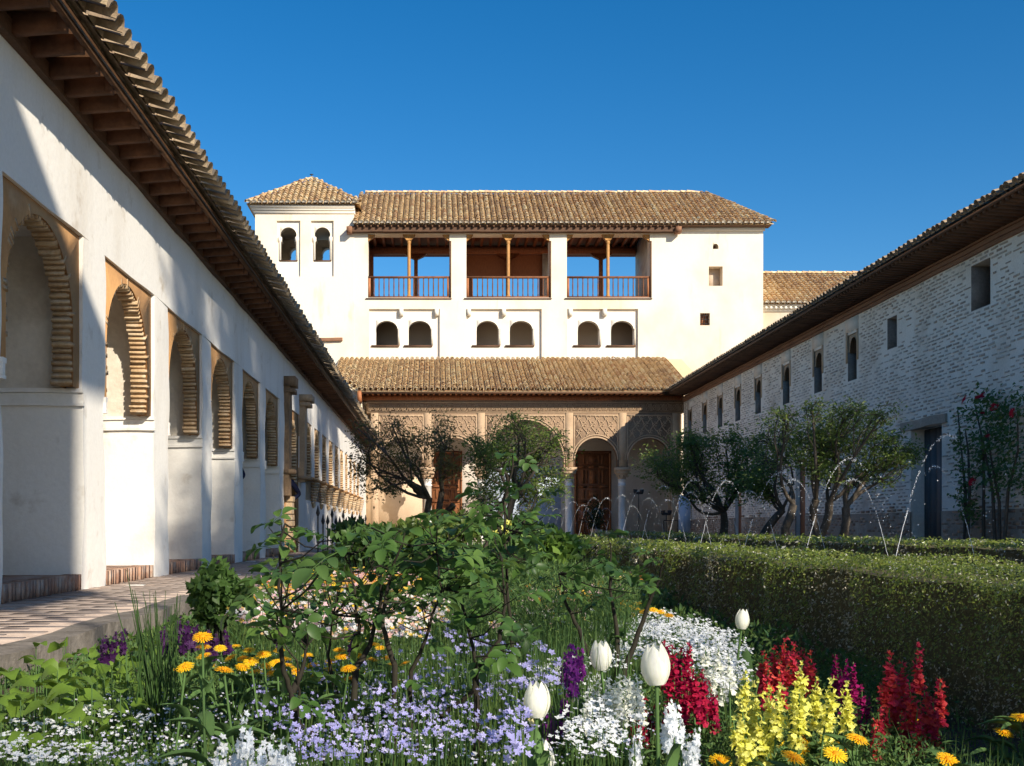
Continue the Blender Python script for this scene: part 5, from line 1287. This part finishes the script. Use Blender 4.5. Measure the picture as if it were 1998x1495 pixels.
for px, py, head, mats, lab in ((1447, 1208, .066, 0, 'white tulip standing alone in front of the hedge'), (1173, 1277, .07, 0, 'white tulip with tall stem above the small white snapdragons'), (1281, 1296, .076, 0, 'largest white tulip in front of the crimson snapdragons'),
                                (1047, 1365, .070, 0, 'white tulip leaning beside the lavender blue flowers'), (1032, 1422, .045, 1, 'small closed cream yellow tulip bud'), (1058, 1478, .07, 0, 'short white tulip standing below the cream bud')):
    ph = {1447: 38, 1173: 57, 1281: 78, 1047: 68, 1032: 40, 1058: 66}[px]
    Y = FPX * head / ph; c = P(px, py, Y); b = np.array([c[0] + rng.normal(0, .012), Y, BED])
    t = thing('tulip', lab, 'tulip', tuple(b), group='tulips in the bed')
    c0 = c - np.array([0, 0, head / 2]); m_ = MB(); mid = (b + c0) / 2 + np.array([rng.normal(0, .008), 0, 0])
    tube(m_, [b, mid, c0 + np.array([0, 0, .004])], [.0045, .004, .0038], 7); m_.build('stem', 'gstem', t, True)
    tl = Matrix.Rotation(rng.normal(0, .05), 4, 'Y') @ Matrix.Rotation(rng.normal(0, .05), 4, 'X')
    for k in range(6):
        put('petal', ((PW, PWi), (PC, PCi))[mats][k % 2], t, Matrix.Translation(c0) @ tl @ Matrix.Rotation(k * PI / 3 + .3, 4, 'Z') @ Matrix.Rotation(abs(rng.normal(0, .05)), 4, 'Y') @ Matrix.Diagonal((1, 1, rng.uniform(.93, 1.05), 1)) @ Matrix.Scale(head / .07, 4))
    for k in range(2):
        put('leaf', TLF, t, Matrix.Translation(b + np.array([0, 0, .0])) @ Matrix.Rotation(rng.uniform(0, 6.28), 4, 'Z') @ Matrix.Scale(rng.uniform(.85, 1.2), 4))

# ---- marigolds
def ray_head():
    m_ = MB(); 
    for lay, (nn, r, z, dz) in enumerate(((22, 1., 0, .10), (20, .84, .08, .16), (14, .62, .15, .2))):
        for k in range(nn):
            a = 2 * PI * k / nn + lay * .13 + random.uniform(-.05, .05); d = .10; rr = r * random.uniform(.92, 1.06); zz = z + random.uniform(-.04, .04)
            pt = lambda R_, A, Z: (R_ * math.cos(A), R_ * math.sin(A), Z)
            m_.add([pt(.15, a - d, zz), pt(rr * .7, a - d * 1.2, zz + dz), pt(rr, a - d * .5, zz + dz * .7), pt(rr, a + d * .5, zz + dz * .7), pt(rr * .7, a + d * 1.2, zz + dz), pt(.15, a + d, zz)], [(0, 1, 4, 5), (1, 2, 3, 4)])
    return m_
RAY = [ray_head().mesh('petals', 'calendula') for _ in range(3)]
dm = MB(); lathe(dm, [(.3, .12), (.28, .26), (.16, .33), (.02, .34)], (0, 0, 0), 10); DISC = dm.mesh('disc', 'calcentre', True)
cm = MB(); lathe(cm, [(.1, -.22), (.26, -.12), (.34, .02)], (0, 0, 0), 8); CALYX = cm.mesh('calyx', 'gstem', True)
def broad_leaf(L, Wd, mat, curl=.2, name='leaf', lobed=0.):
    m_ = MB(); V = []
    for j in range(7):
        t = j / 6; w_ = Wd / 2 * math.sin(PI * min(.98, t * .9 + .06)) ** .8 * (1 + lobed * math.cos(t * 20))
        for s in (-1, 0, 1): V.append((s * w_, L * t, .12 * L * abs(s) * math.sin(PI * t) - curl * L * t * t + .12 * L * math.sin(PI * t)))
    return m_.add(V, [(j * 3 + i, j * 3 + i + 1, j * 3 + 4 + i, j * 3 + 3 + i) for j in range(6) for i in range(2)]).mesh(name, mat, True)
CLF = broad_leaf(.085, .026, 'gstem')
def marigold(px, py, wpx, label, group, size=.050):
    Y = FPX * size / wpx; c = P(px, py, Y); c[0] = min(c[0], 1.57)
    if c[2] - BED < .06: c[2] = BED + .1
    b = np.array([c[0] + rng.normal(0, .02), Y + rng.normal(0, .02), BED]); t = thing('marigold', label, 'flower', tuple(b), group=group)
    r = size / 2
    W = Matrix.Translation(c) @ Matrix.Rotation(rng.uniform(.0, .55), 4, 'X') @ Matrix.Rotation(rng.normal(0, .18), 4, 'Y') @ Matrix.Rotation(rng.uniform(0, 6), 4, 'Z') @ Matrix.Scale(r, 4)
    h = put('petals', RAY[rng.integers(0, 3)], t, W); put('disc', DISC, h, W); put('calyx', CALYX, t, W)
    m_ = MB(); tube(m_, [b, (b + c) / 2 + rng.normal(0, .012, 3), c - np.array([0, 0, .12 * r])], [.003, .0026, .0024], 5); m_.build('stem', 'gstem', t, True)
    for k in range(6):
        q = b + (c - b) * rng.uniform(.1, .8); put('leaf', CLF, t, Matrix.Translation(q) @ Matrix.Rotation(rng.uniform(0, 6.28), 4, 'Z') @ Matrix.Rotation(rng.uniform(.2, .9), 4, 'X') @ Matrix.Scale(rng.uniform(.8, 1.3), 4))
for px, py, w_ in ((395, 1245, 38), (397, 1264, 30), (398, 1281, 30), (430, 1266, 24), (486, 1270, 24), (515, 1278, 30), (362, 1303, 34), (349, 1308, 24), (437, 1309, 36), (473, 1303, 28), (490, 1292, 30), (474, 1286, 24), (520, 1301, 24), (541, 1295, 30), (556, 1288, 28), (562, 1300, 26), (620, 1322, 26), (668, 1283, 28), (662, 1270, 24), (680, 1306, 30), (660, 1326, 26), (684, 1326, 28), (730, 1259, 22), (742, 1265, 20), (728, 1289, 26), (764, 1298, 22), (790, 1296, 24), (778, 1331, 22), (640, 1310, 24), (600, 1280, 22), (450, 1285, 26), (500, 1312, 26), (530, 1315, 24), (580, 1312, 26), (610, 1300, 24), (700, 1312, 24), (410, 1300, 26), (645, 1292, 22), (460, 1262, 22), (545, 1270, 22), (700, 1280, 22), (755, 1285, 20)):
    marigold(px, py, w_ * 1.1, 'yellow marigold in the clump beside the rose stems', 'marigolds beside the roses', size=.038)
for px, py, w_ in ((1406, 1486, 46), (1547, 1480, 50), (1511, 1490, 40), (1566, 1442, 38), (1559, 1459, 44), (1672, 1444, 46), (1647, 1456, 44), (1630, 1474, 50), (1660, 1472, 44), (1783, 1470, 36), (1803, 1481, 30), (1849, 1484, 46), (1958, 1431, 40), (1990, 1402, 40)):
    marigold(px, py, w_, 'golden marigold at the front below the yellow and red snapdragons', 'marigolds below the snapdragons')
for px, py, w_ in ((1075, 1190, 17), (1090, 1194, 19), (1101, 1187, 17), (1160, 1168, 16), (1180, 1171, 17), (1195, 1169, 16), (1215, 1180, 18), (1226, 1184, 18), (1205, 1191, 17), (1240, 1189, 18), (1256, 1195, 19), (1230, 1200, 18), (1275, 1191, 18), (1290, 1195, 18), (1305, 1202, 20), (1244, 1178, 15), (1110, 1143, 13), (1076, 1139, 13), (1150, 1150, 13), (1220, 1172, 15)):
    marigold(px, py, w_ * 1.15, 'orange yellow marigold near the foot of the hedge', 'marigolds by the hedge')
for px, py, w_ in ((530, 1145, 18), (585, 1123, 13), (610, 1122, 13), (612, 1140, 16), (618, 1148, 18), (603, 1146, 15), (560, 1128, 12), (545, 1131, 12), (500, 1166, 14), (640, 1130, 12), (690, 1150, 14)):
    marigold(px, py, w_ * 1.1, 'yellow marigold in the sunlit bed near the path', 'marigolds near the path')

# ---- snapdragons and stocks: spikes of florets
def snap_floret():
    m_ = MB()
    for s in (-1, 1):
        m_.add([(0, 0, .1), (s * .25, .55, .3), (s * .5, .85, .75), (s * .12, .8, .85), (0, .5, .4)], [(0, 1, 2, 3, 4)])
        m_.add([(0, .1, -.1), (s * .35, .6, -.05), (s * .62, .95, -.35), (s * .3, 1.05, -.55), (0, .8, -.3)], [(0, 1, 2, 3, 4)])
    m_.add([(-.2, .7, -.25), (.2, .7, -.25), (.22, 1.08, -.45), (0, 1.15, -.62), (-.22, 1.08, -.45)], [(0, 1, 2, 3, 4)])
    m_.add([(-.3, .55, .02), (.3, .55, .02), (.25, .85, -.12), (-.25, .85, -.12)], [(0, 1, 2, 3)])
    m_.add([(-.18, 0, -.15), (.18, 0, -.15), (.3, .6, -.1), (-.3, .6, -.1), (-.18, 0, .15), (.18, 0, .15), (.25, .6, .3), (-.25, .6, .3)], [(0, 1, 2, 3), (4, 5, 6, 7), (0, 3, 7, 4), (1, 2, 6, 5)])
    return m_
def stock_floret():
    m_ = MB(); v, f = floret5(5, 1., .2)
    v2 = np.stack([v[:, 0], .5 + v[:, 2], v[:, 1]], 1); m_.add(v2, f); v3 = v2 * np.array([.7, 1, .7]) + np.array([0, .12, 0]); m_.add(v3, f); return m_
bud = MB(); lathe(bud, [(.05, -.5), (.3, -.1), (.25, .3), (.04, .6)], (0, .2, 0), 6)
BUD = bud.mesh('bud', 'gstem', True)
SPV = broad_leaf(.05, .012, 'gstem')
def spikes(name, labels, cat, group, mat, tops, Y, Lp, fl, per_plant=4, size=.013, nring=5, seed=0):
    rg = np.random.default_rng(seed); me = (snap_floret() if fl == 'snap' else stock_floret()).mesh('floret', mat)
    for k0 in range(0, len(tops), per_plant):
        grp = tops[k0:k0 + per_plant]; mid = np.mean([P(px, py, Y) for px, py in grp], 0)
        label = labels if isinstance(labels, str) else labels[k0 // per_plant]; t = thing(name, label, cat, (mid[0], Y, BED), group=group); sm = MB()
        for px, py in grp:
            yy = Y + rg.normal(0, .05); top = P(px, py, yy); base = np.array([top[0] + rg.normal(0, .02), yy, BED])
            if top[0] > 1.6: continue
            H = top[2] - BED; L = min(H * .75, Lp * Y / FPX)
            tube(sm, [base, base * .5 + top * .5 + np.array([rg.normal(0, .006), 0, 0]), top], [.003, .0026, .0015], 5)
            nl = max(4, int(L / (size * .82)))
            for j in range(nl):
                f_ = j / (nl - 1); z = top - (top - base) / H * (L * (1 - f_)); sz = size * (1.1 - .55 * f_ ** 1.6)
                nn = nring if f_ < .8 else 3
                for q in range(nn):
                    a = 2 * PI * q / nn + j * .7 + rg.normal(0, .15)
                    if math.sin(a) > .75 or rg.random() < .10: continue        # hidden behind the stem, or already fallen
                    W = Matrix.Translation(z + rg.normal(0, .002, 3)) @ Matrix.Rotation(a - PI / 2, 4, 'Z') @ Matrix.Rotation(rg.normal(.05, .32) + .5 * max(0, f_ - .6), 4, 'X') @ Matrix.Rotation(rg.normal(0, .3), 4, 'Y') @ Matrix.Scale(sz * rg.uniform(.65, 1.25), 4)
                    put('floret', me, t, W)
            put('bud', BUD, t, Matrix.Translation(top + np.array([0, 0, .002])) @ Matrix.Scale(size * .5, 4))
            for q in range(5):
                p = base + (top - base) * rg.uniform(.05, .45); put('leaf', SPV, t, Matrix.Translation(p) @ Matrix.Rotation(rg.uniform(0, 6.28), 4, 'Z') @ Matrix.Rotation(rg.uniform(.2, .8), 4, 'X') @ Matrix.Scale(rg.uniform(.8, 1.3), 4))
        if sm.n: sm.build('stem', 'gstem', t, True)
SG = 'snapdragons and stocks in the bed'
spikes('snapdragon', ['bright yellow snapdragon clump next to the white snapdragons', 'bright yellow snapdragon clump in front of the burgundy one', 'low yellow snapdragon clump beside the white stocks', 'low yellow snapdragon clump above the golden marigolds'], 'flower', 'yellow snapdragons', 'snapyellow', [(1455, 1312), (1480, 1328), (1500, 1342), (1522, 1340), (1565, 1298), (1592, 1325), (1622, 1328), (1652, 1333), (1430, 1402), (1448, 1385), (1462, 1425), (1478, 1395), (1500, 1408), (1540, 1388), (1560, 1352), (1618, 1378)], 2.45, 90, 'snap', 4, .0155, 7, 201)
spikes('snapdragon', ['coral red snapdragon clump behind the white snapdragons', 'coral red snapdragon clump directly behind the tall yellow one'], 'flower', 'coral red snapdragons', 'snapred', [(1490, 1275), (1500, 1300), (1510, 1266), (1520, 1298), (1530, 1250), (1547, 1258), (1566, 1268), (1581, 1276)], 3.0, 74, 'snap', 4, .016, 7, 202)
spikes('snapdragon', ['scarlet snapdragon clump next to the burgundy one', 'tallest scarlet snapdragon clump against the hedge', 'scarlet snapdragon clump farthest from the burgundy one'], 'flower', 'scarlet snapdragons', 'snapred', [(1714, 1385), (1720, 1338), (1735, 1274), (1745, 1330), (1760, 1295), (1760, 1392), (1775, 1338), (1790, 1262), (1790, 1388), (1803, 1345), (1820, 1368), (1834, 1326)], 2.75, 90, 'snap', 4, .0165, 7, 203)
spikes('snapdragon', 'burgundy purple snapdragon between the yellow and scarlet ones', 'flower', None, 'snapburg', [(1630, 1280), (1650, 1290), (1665, 1296), (1642, 1312), (1682, 1340), (1692, 1362)], 3.0, 75, 'snap', 6, .014, 6, 204)
spikes('snapdragon', ['low dark crimson snapdragon clump among the white snapdragons', 'dark crimson snapdragon clump just behind the largest white tulip', 'tall dark crimson snapdragon clump behind the white stocks', 'dark crimson snapdragon clump nearest the yellow snapdragons'], 'flower', 'crimson snapdragons', 'snapcrim', [(1236, 1370), (1250, 1390), (1256, 1364), (1276, 1382), (1296, 1250), (1310, 1345), (1312, 1268), (1330, 1266), (1330, 1308), (1340, 1340), (1345, 1262), (1350, 1300), (1356, 1325), (1366, 1350), (1370, 1310), (1385, 1338)], 2.75, 80, 'snap', 4, .0155, 7, 205)
spikes('snapdragon', 'creamy white snapdragon around the tall tulip stem', 'flower', 'white snapdragons by the tulip', 'snapwhite', [(1165, 1330), (1185, 1322), (1205, 1322), (1225, 1312), (1240, 1322), (1150, 1350), (1182, 1358), (1215, 1352), (1250, 1345)], 2.6, 66, 'snap', 3, .0135, 6, 206)
spikes('snapdragon', 'white snapdragon between the crimson and yellow ones', 'flower', 'white snapdragons by the crimson', 'snapwhite', [(1350, 1278), (1376, 1266), (1402, 1264), (1422, 1282), (1392, 1300), (1412, 1312)], 2.9, 62, 'snap', 3, .0135, 6, 207)
spikes('stock_flower', 'white stock at the front beneath the largest tulip', 'flower', 'white stocks beneath the tulip', 'stockwhite', [(1248, 1428), (1340, 1440), (1362, 1425), (1310, 1368), (1322, 1385), (1352, 1460), (1300, 1395)], 2.3, 62, 'stock', 3, .0125, 5, 208)
spikes('stock_flower', 'full white stock at the front edge left of the rose stems', 'flower', 'white stocks left of the roses', 'stockwhite', [(432, 1442), (460, 1462), (486, 1468), (512, 1452), (532, 1440), (552, 1448), (566, 1462), (540, 1470), (500, 1478), (478, 1395)], 1.95, 70, 'stock', 4, .0125, 6, 209)
spikes('stock_flower', ['upper magenta purple stock beside the tall white tulip', 'lower magenta purple stock beside the leaning white tulip'], 'flower', 'purple stocks', 'stockpurple', [(1115, 1258), (1131, 1264), (1105, 1276), (1122, 1296), (1108, 1340), (1098, 1366), (1075, 1380), (1070, 1398)], 2.7, 58, 'stock', 4, .0125, 5, 210)
spikes('stock_flower', 'dark purple stock along the path kerb', 'flower', 'dark purple stocks', 'stockdark', [(205, 1242), (226, 1238), (242, 1228), (320, 1226), (350, 1205), (366, 1214), (382, 1220), (420, 1240), (440, 1232), (545, 1216), (690, 1236), (360, 1228), (405, 1232)], 3.3, 45, 'stock', 3, .0135, 5, 211)

# ---- broad-leaved bright plant by the kerb
BLV = [broad_leaf(.055, .048, 'leaf_bright', .35, lobed=.10), broad_leaf(.044, .04, 'leaf_bright', .5, lobed=.12)]
for mm in BLV: pass
def leafy(label, lobes, hmin, hmax, n, seed, per=34):
    rg = np.random.default_rng(seed)
    for cx_, cy_, rx, ry in lobes:
        c = bed(cx_, cy_, (hmin + hmax) / 2); t = thing('leafy_plant', label, 'plant', tuple(c), group='bright leafy plants by the kerb'); sm = MB()
        for k in range(per):
            a = rg.uniform(0, 6.28); r = math.sqrt(rg.random()); p = bed(cx_ + rx * r * math.cos(a), cy_ + ry * r * math.sin(a), rg.uniform(hmin, hmax)); h = rg.uniform(hmin, hmax)
            p[0] = max(p[0], -1.6); q = p + np.array([0, 0, h]); tube(sm, [c + (p - c) * .5, (p + q) / 2, q], .0016, 4)
            put('leaf', BLV[k % 2], t, Matrix.Translation(q) @ Matrix.Rotation(rg.uniform(0, 6.28), 4, 'Z') @ Matrix.Rotation(rg.uniform(-.35, .5), 4, 'X') @ Matrix.Rotation(rg.normal(0, .35), 4, 'Y') @ Matrix.Scale(rg.uniform(.8, 1.35), 4))
        sm.build('stem', 'gstem', t)
if True: leafy('broad bright green leaves low against the path kerb', [(60, 1340, 80, 45), (150, 1320, 90, 50), (240, 1310, 60, 40), (200, 1370, 90, 40), (70, 1400, 90, 30)], .12, .24, 5, 221)
# ---- reed-like tuft
rt = thing('reed_tuft', 'tall thin dark reed tuft beside the bright leafy plants', 'grass', tuple(at(300, 1300, 2.7)[0])); rg = np.random.default_rng(231); b0 = at(305, 1300, 2.7)[0]; m_ = MB()
for k in range(46):
    top = P(rg.uniform(255, 360), rg.choice([rg.uniform(1150, 1210), rg.uniform(1220, 1320)]), 2.7 + rg.normal(0, .06)); b = b0 + np.array([rg.normal(0, .025), rg.normal(0, .03), 0]); tube(m_, [b, (b + top) / 2 + np.array([rg.normal(0, .008), 0, .01]), top], [.0026, .0022, .0006], 4)
for (px, py) in ((247, 1112), (258, 1150), (300, 1160), (345, 1163), (224, 1175), (303, 1165)): tube(m_, [b0, (b0 + P(px, py, 2.7)) / 2 + np.array([.012, 0, .01]), P(px, py, 2.7)], [.003, .0026, .0008], 4)
m_.build('blades', 'leaf_mid', rt, kind='stuff')
# ---- rounded shrub by the path, and the low shrubs further along the bed
def shrub(label, px, py, Y, rx, ry, seed, mat='leaf_mid', n=1500, ls=.05, group=None):
    rg = np.random.default_rng(seed); c = P(px, py, Y); s = Y / FPX; t = thing('leafy_shrub', label, 'shrub', (c[0], Y, BED), group=group)
    d = rg.normal(0, 1, (n, 3)); d /= np.linalg.norm(d, axis=1)[:, None]; r = rg.uniform(.55, 1.05, n) * (1 + .18 * np.sin(d[:, 0] * 5 + seed) + .15 * np.sin(d[:, 2] * 7))
    T = c + d * r[:, None] * np.array([rx * s, rx * s, ry * s]); T = T[T[:, 2] > BED]
    lf = MB(); leaf_stamp(lf, T, ls, .62, rg.random(len(T)), rg, 1.2); lf.build('foliage', mat, t, kind='stuff')
    sm = MB()
    for k in range(9): tube(sm, [(c[0] + rg.normal(0, .02), Y, BED - .02), c + rg.normal(0, .3, 3) * np.array([rx * s, rx * s, ry * s]), c + rg.normal(0, .6, 3) * np.array([rx * s, rx * s, ry * s])], [.008, .006, .003], 5)
    sm.build('stem', 'stem', t)
shrub('rounded green shrub leaning over the path kerb', 425, 1160, 4.6, 55, 52, 241, n=1500, ls=.045)
far_s_all = [(640, 1062, 9, 60, 26), (720, 1058, 8, 60, 30), (560, 1085, 10, 30, 18), (800, 1050, 9, 70, 30), (880, 1050, 10, 60, 28), (1080, 1068, 8, 60, 24), (1160, 1072, 9, 50, 20), (690, 1040, 14, 40, 20), (760, 1035, 15, 50, 22), (900, 1030, 14, 60, 25), (1010, 1040, 13, 60, 25), (1100, 1048, 15, 40, 16), (960, 1060, 7, 60, 28)]
far_s = [far_s_all[k] for k in (1, 3, 5, 7, 9, 10)]
labs = 'low green shrub in the middle of the flower bed'
for k, (px, py, Y, rx, ry) in enumerate(far_s): shrub(labs, px, py, Y, rx, ry, 250 + k, mat=['leaf_mid', 'leaf_tree', 'leaf_bright'][k % 3 if k % 5 else 0], n=900, ls=.05 + Y * .003, group='low shrubs in the flower bed')
# yellow iris-like blooms in the sun
yi = thing('yellow_lily', 'cluster of pale yellow blooms in sun beneath the central trees', 'flower', tuple(at(975, 1040, 7.)[0])); me = snap_floret().mesh('bloom', 'snapyellow'); rg = np.random.default_rng(261); sm = MB()
for k in range(11):
    p = P(rg.uniform(952, 998), rg.uniform(1020, 1046), 7 + rg.normal(0, .1)); put('bloom', me, yi, Matrix.Translation(p) @ Matrix.Rotation(rg.uniform(2.2, 4.2), 4, 'Z') @ Matrix.Rotation(.5, 4, 'X') @ Matrix.Scale(.026, 4)); tube(sm, [(p[0], p[1], BED), p], .004, 5)
sm.build('stem', 'gstem', yi)

# ---- rose bushes in the foreground: dark stems, compound leaves
def compound(seed):
    rg = np.random.default_rng(seed); m_ = MB(); tube(m_, [(0, 0, 0), (0, .03, .006), (0, .062, .004)], [.0012, .001, .0006], 4)
    for (x, y, a, L) in ((0, .06, 0, .046), (.004, .048, -1.05, .036), (-.004, .046, 1.05, .037), (.004, .024, -1.2, .030), (-.004, .022, 1.2, .029)):
        L *= rg.uniform(.85, 1.15); Wd = L * rg.uniform(.58, .72); c, s = math.cos(a), math.sin(a); V = []; cu = rg.uniform(.1, .4)
        for j in range(7):
            t = j / 6; w_ = Wd / 2 * math.sin(PI * min(.985, t * .92 + .03)) ** .75
            for q in (-1, 0, 1):
                lx, ly, lz = q * w_, L * t, .16 * L * abs(q) * math.sin(PI * t) - cu * L * t * t
                V.append((x + lx * c - ly * s, y + lx * s + ly * c, .004 + lz))
        m_.add(V, [(j * 3 + i, j * 3 + i + 1, j * 3 + 4 + i, j * 3 + 3 + i) for j in range(6) for i in range(2)], tint=rg.uniform(0, .1))
    return m_.mesh('rose_leaf', 'leaf_rose', True)
CMP = [compound(300 + k) for k in range(5)]
def rose(label, stems, lobes, Y, seed, per=22, scale=.86, rad=.0085):
    rg = np.random.default_rng(seed); b = P(*stems[0][0], Y); t = thing('rose_bush', label, 'rose bush', (b[0], Y, BED), group=None); sm = MB(); allp = []
    for st in stems:
        yy = Y + rg.normal(0, .06); pts = [P(px, py, yy + .03 * math.sin(k)) for k, (px, py) in enumerate(st)]
        if st[0][1] > 1280 and len(st) > 3: pts = [np.array([pts[0][0], pts[0][1], BED - .01])] + pts if pts[0][2] > BED else pts
        # smooth the polyline
        fine = []
        for i in range(len(pts) - 1):
            for u in np.linspace(0, 1, 4, endpoint=False): fine.append(pts[i] * (1 - u) + pts[i + 1] * u + rg.normal(0, .0014, 3))
        fine.append(pts[-1]); r0 = rad * Y / 2.3; tube(sm, fine, list(np.linspace(r0, .0019, len(fine))), 6); allp += fine[len(fine) // 3:]
    allp = np.array(allp)
    def leaf_at(q):
        W = Matrix.Translation(q) @ Matrix.Rotation(rg.uniform(0, 6.28), 4, 'Z') @ Matrix.Rotation(rg.normal(-.15, .4), 4, 'X') @ Matrix.Rotation(rg.normal(0, .35), 4, 'Y') @ Matrix.Scale(scale * rg.uniform(.75, 1.25), 4)
        put('rose_leaf', CMP[rg.integers(0, 5)], t, W)
    for cx_, cy_, rx, ry in lobes:
        n = int(per * rx * ry / 5000.) + 2
        for k in range(n):
            a = rg.uniform(0, 6.28); r = math.sqrt(rg.random()); q = P(cx_ + rx * r * math.cos(a), cy_ + ry * r * math.sin(a), Y + rg.normal(0, .16)); q[2] = max(q[2], BED + .08)
            near_ = allp[np.argmin(np.linalg.norm(allp - q - np.array([0, 0, -.03]), axis=1))]
            tube(sm, [near_, near_ * .5 + q * .5 + np.array([0, 0, -.012]), q], [.0022, .0017, .0011], 4); leaf_at(q)
    for st in range(0, len(allp), 5): leaf_at(allp[st])
    sm.build('stem', 'stem', t, True)
rose('rose bush with tall left shoot rising above the path', [[(590, 1495), (575, 1400), (570, 1350), (550, 1300), (545, 1250), (550, 1190), (545, 1100), (548, 1050), (556, 1022)], [(640, 1495), (610, 1430), (585, 1415), (582, 1350), (580, 1290)], [(570, 1350), (590, 1310), (600, 1260)]],
     [(560, 1050, 52, 32), (500, 1150, 36, 30), (590, 1190, 75, 45), (520, 1218, 40, 26), (610, 1080, 50, 40), (560, 1120, 44, 36)], 2.35, 401, 11)
rose('rose bush with upright dark canes among the lavender flowers', [[(698, 1495), (697, 1420), (690, 1340), (692, 1300), (700, 1240), (690, 1150), (680, 1080)], [(690, 1400), (655, 1350), (640, 1280), (650, 1200)], [(692, 1310), (720, 1260), (745, 1180), (740, 1080), (725, 1030)]],
     [(690, 1060, 70, 45), (660, 1130, 80, 50), (740, 1110, 80, 60), (650, 1210, 70, 40), (720, 1200, 70, 40), (740, 1030, 52, 26)], 2.7, 402, 11)
rose('rose bush with crooked bent cane at the front', [[(805, 1480), (820, 1440), (870, 1390), (925, 1350), (930, 1300), (915, 1230), (895, 1150), (880, 1060)], [(800, 1460), (800, 1380), (802, 1310), (830, 1250), (860, 1150), (850, 1060)], [(930, 1310), (975, 1250), (985, 1180), (980, 1090)], [(770, 1300), (745, 1220), (760, 1130), (790, 1040)]],
     [(830, 1040, 80, 42), (900, 1060, 80, 50), (820, 1120, 90, 55), (900, 1130, 80, 50), (960, 1110, 60, 50), (990, 1190, 40, 34), (790, 1190, 70, 36), (1000, 1265, 30, 20)], 2.6, 403, 11)
rose('rose bush with the tallest shoot before the portico', [[(1000, 1270), (990, 1150), (985, 1050), (985, 980), (998, 920), (1002, 880)], [(985, 1060), (960, 1000), (930, 960)], [(985, 1060), (1030, 1010), (1050, 960)]],
     [(1000, 900, 30, 22), (985, 960, 58, 26), (960, 1010, 70, 34), (1030, 1040, 60, 40), (900, 1000, 50, 30), (985, 1075, 70, 34)], 3.0, 404, 13, rad=.0042)
rose('thin open rose bush in front of the hedge', [[(1165, 1320), (1130, 1230), (1100, 1165), (1090, 1120)], [(1205, 1320), (1204, 1230), (1190, 1150), (1192, 1060)], [(1218, 1310), (1255, 1210), (1285, 1130), (1295, 1090)]],
     [(1190, 1100, 60, 42), (1110, 1130, 44, 34), (1280, 1110, 30, 30), (1190, 1050, 30, 18), (1150, 1160, 50, 22), (1240, 1140, 40, 26)], 3.4, 405, 11)

# ------------------------------------------------------------------ small things: iron fence, potted shrub, two visitors mostly hidden by the piers
fe_ = thing('iron_fence', 'low fence of thin spear-tipped iron bars along the far path edge', 'fence', (-1.74, 20, BED))
for k in range(16):
    y = 16.5 + k * .75; m_ = MB(); h = .05 + .12 * (k % 3 == 0); tube(m_, [(-1.74, y, BED), (-1.74, y, h)], .012, 5); lathe(m_, [(.012, 0), (.03, .05), (.004, .16)], (-1.74, y, h), 6); m_.build('bar', 'iron', fe_)
Box(-1.75, -1.73, 16.4, 27.9, -.22, -.20).build('rail', 'iron', fe_)
pt_ = thing('potted_shrub', 'dark potted shrub standing before the carved wooden door', 'plant', (6.35, 44.3, FLOOR)); m_ = MB(); lathe(m_, [(.16, 0), (.22, .3), (.24, .45), (.22, .46)], (6.35, 44.2, FLOOR), 14); m_.build('pot', 'floorbrick', pt_, True)
rg = np.random.default_rng(77); n = 900; T = np.array([6.35, 44.2, .35]) + rg.normal(0, 1, (n, 3)) * np.array([.15, .15, .34]); lf = MB(); leaf_stamp(lf, T, .12, .4, rg.random(n) * .3, rg); lf.build('foliage', 'cypress', pt_, kind='stuff')

def person(label, loc, facing, elbow):
    """one continuous skinned body, standing, one arm bent with the hand on the hip"""
    V = [(0, 0, .93), (0, 0, 1.12), (0, .01, 1.32), (0, .01, 1.44), (0, .0, 1.53), (0, -.01, 1.64), (0, -.01, 1.72),
         (.10, 0, .90), (.11, -.01, .50), (.11, .02, .08), (.11, -.13, .03), (-.10, 0, .90), (-.11, -.01, .50), (-.11, .02, .08), (-.11, -.13, .03),
         (.19, .01, 1.38), (.34, .06, 1.14), (.18, -.08, 1.02), (.14, -.11, 1.00), (-.19, .01, 1.38), (-.25, .03, 1.12), (-.24, -.04, .88), (-.24, -.06, .79)]
    E = [(0, 1), (1, 2), (2, 3), (3, 4), (4, 5), (5, 6), (0, 7), (7, 8), (8, 9), (9, 10), (0, 11), (11, 12), (12, 13), (13, 14), (2, 15), (15, 16), (16, 17), (17, 18), (2, 19), (19, 20), (20, 21), (21, 22)]
    R_ = [.14, .13, .15, .09, .055, .095, .075, .09, .065, .045, .04, .09, .065, .045, .04, .065, .048, .036, .032, .065, .048, .036, .032]
    me = bpy.data.meshes.new('body'); me.from_pydata(V, E, []); me.update()
    t = thing('person', label, 'person', loc); W = Matrix.Translation(loc) @ Matrix.Rotation(facing, 4, 'Z')
    o = put('body', me, t, W); sk = o.modifiers.new('skin', 'SKIN'); sk.use_smooth_shade = True
    for i, d in enumerate(me.skin_vertices[0].data): d.radius = (R_[i], R_[i]); d.use_root = (i == 0)
    o.modifiers.new('sub', 'SUBSURF').levels = 1; o.modifiers['sub'].render_levels = 2
    me.materials.append(MAT('navy_clothing', [(.012, .016, .045)], rough=.9, bump=.2, bscale=30))
    hm = MB(); lathe(hm, [(.04, -.02), (.10, .02), (.112, .09), (.09, .15), (.03, .18)], (0, .012, 1.60), 12); put('hair', hm.mesh('hair', MAT('dark_hair', [(.02, .014, .01)]), True), t, W)
person('person in navy jacket standing hidden behind a gallery pier, elbow showing', (-3.17, 16.42, PATH + .115), 0, 0)
person('person in navy clothes half hidden behind the carved post of the gallery', (-2.99, 21.72, PATH), 0, 0)
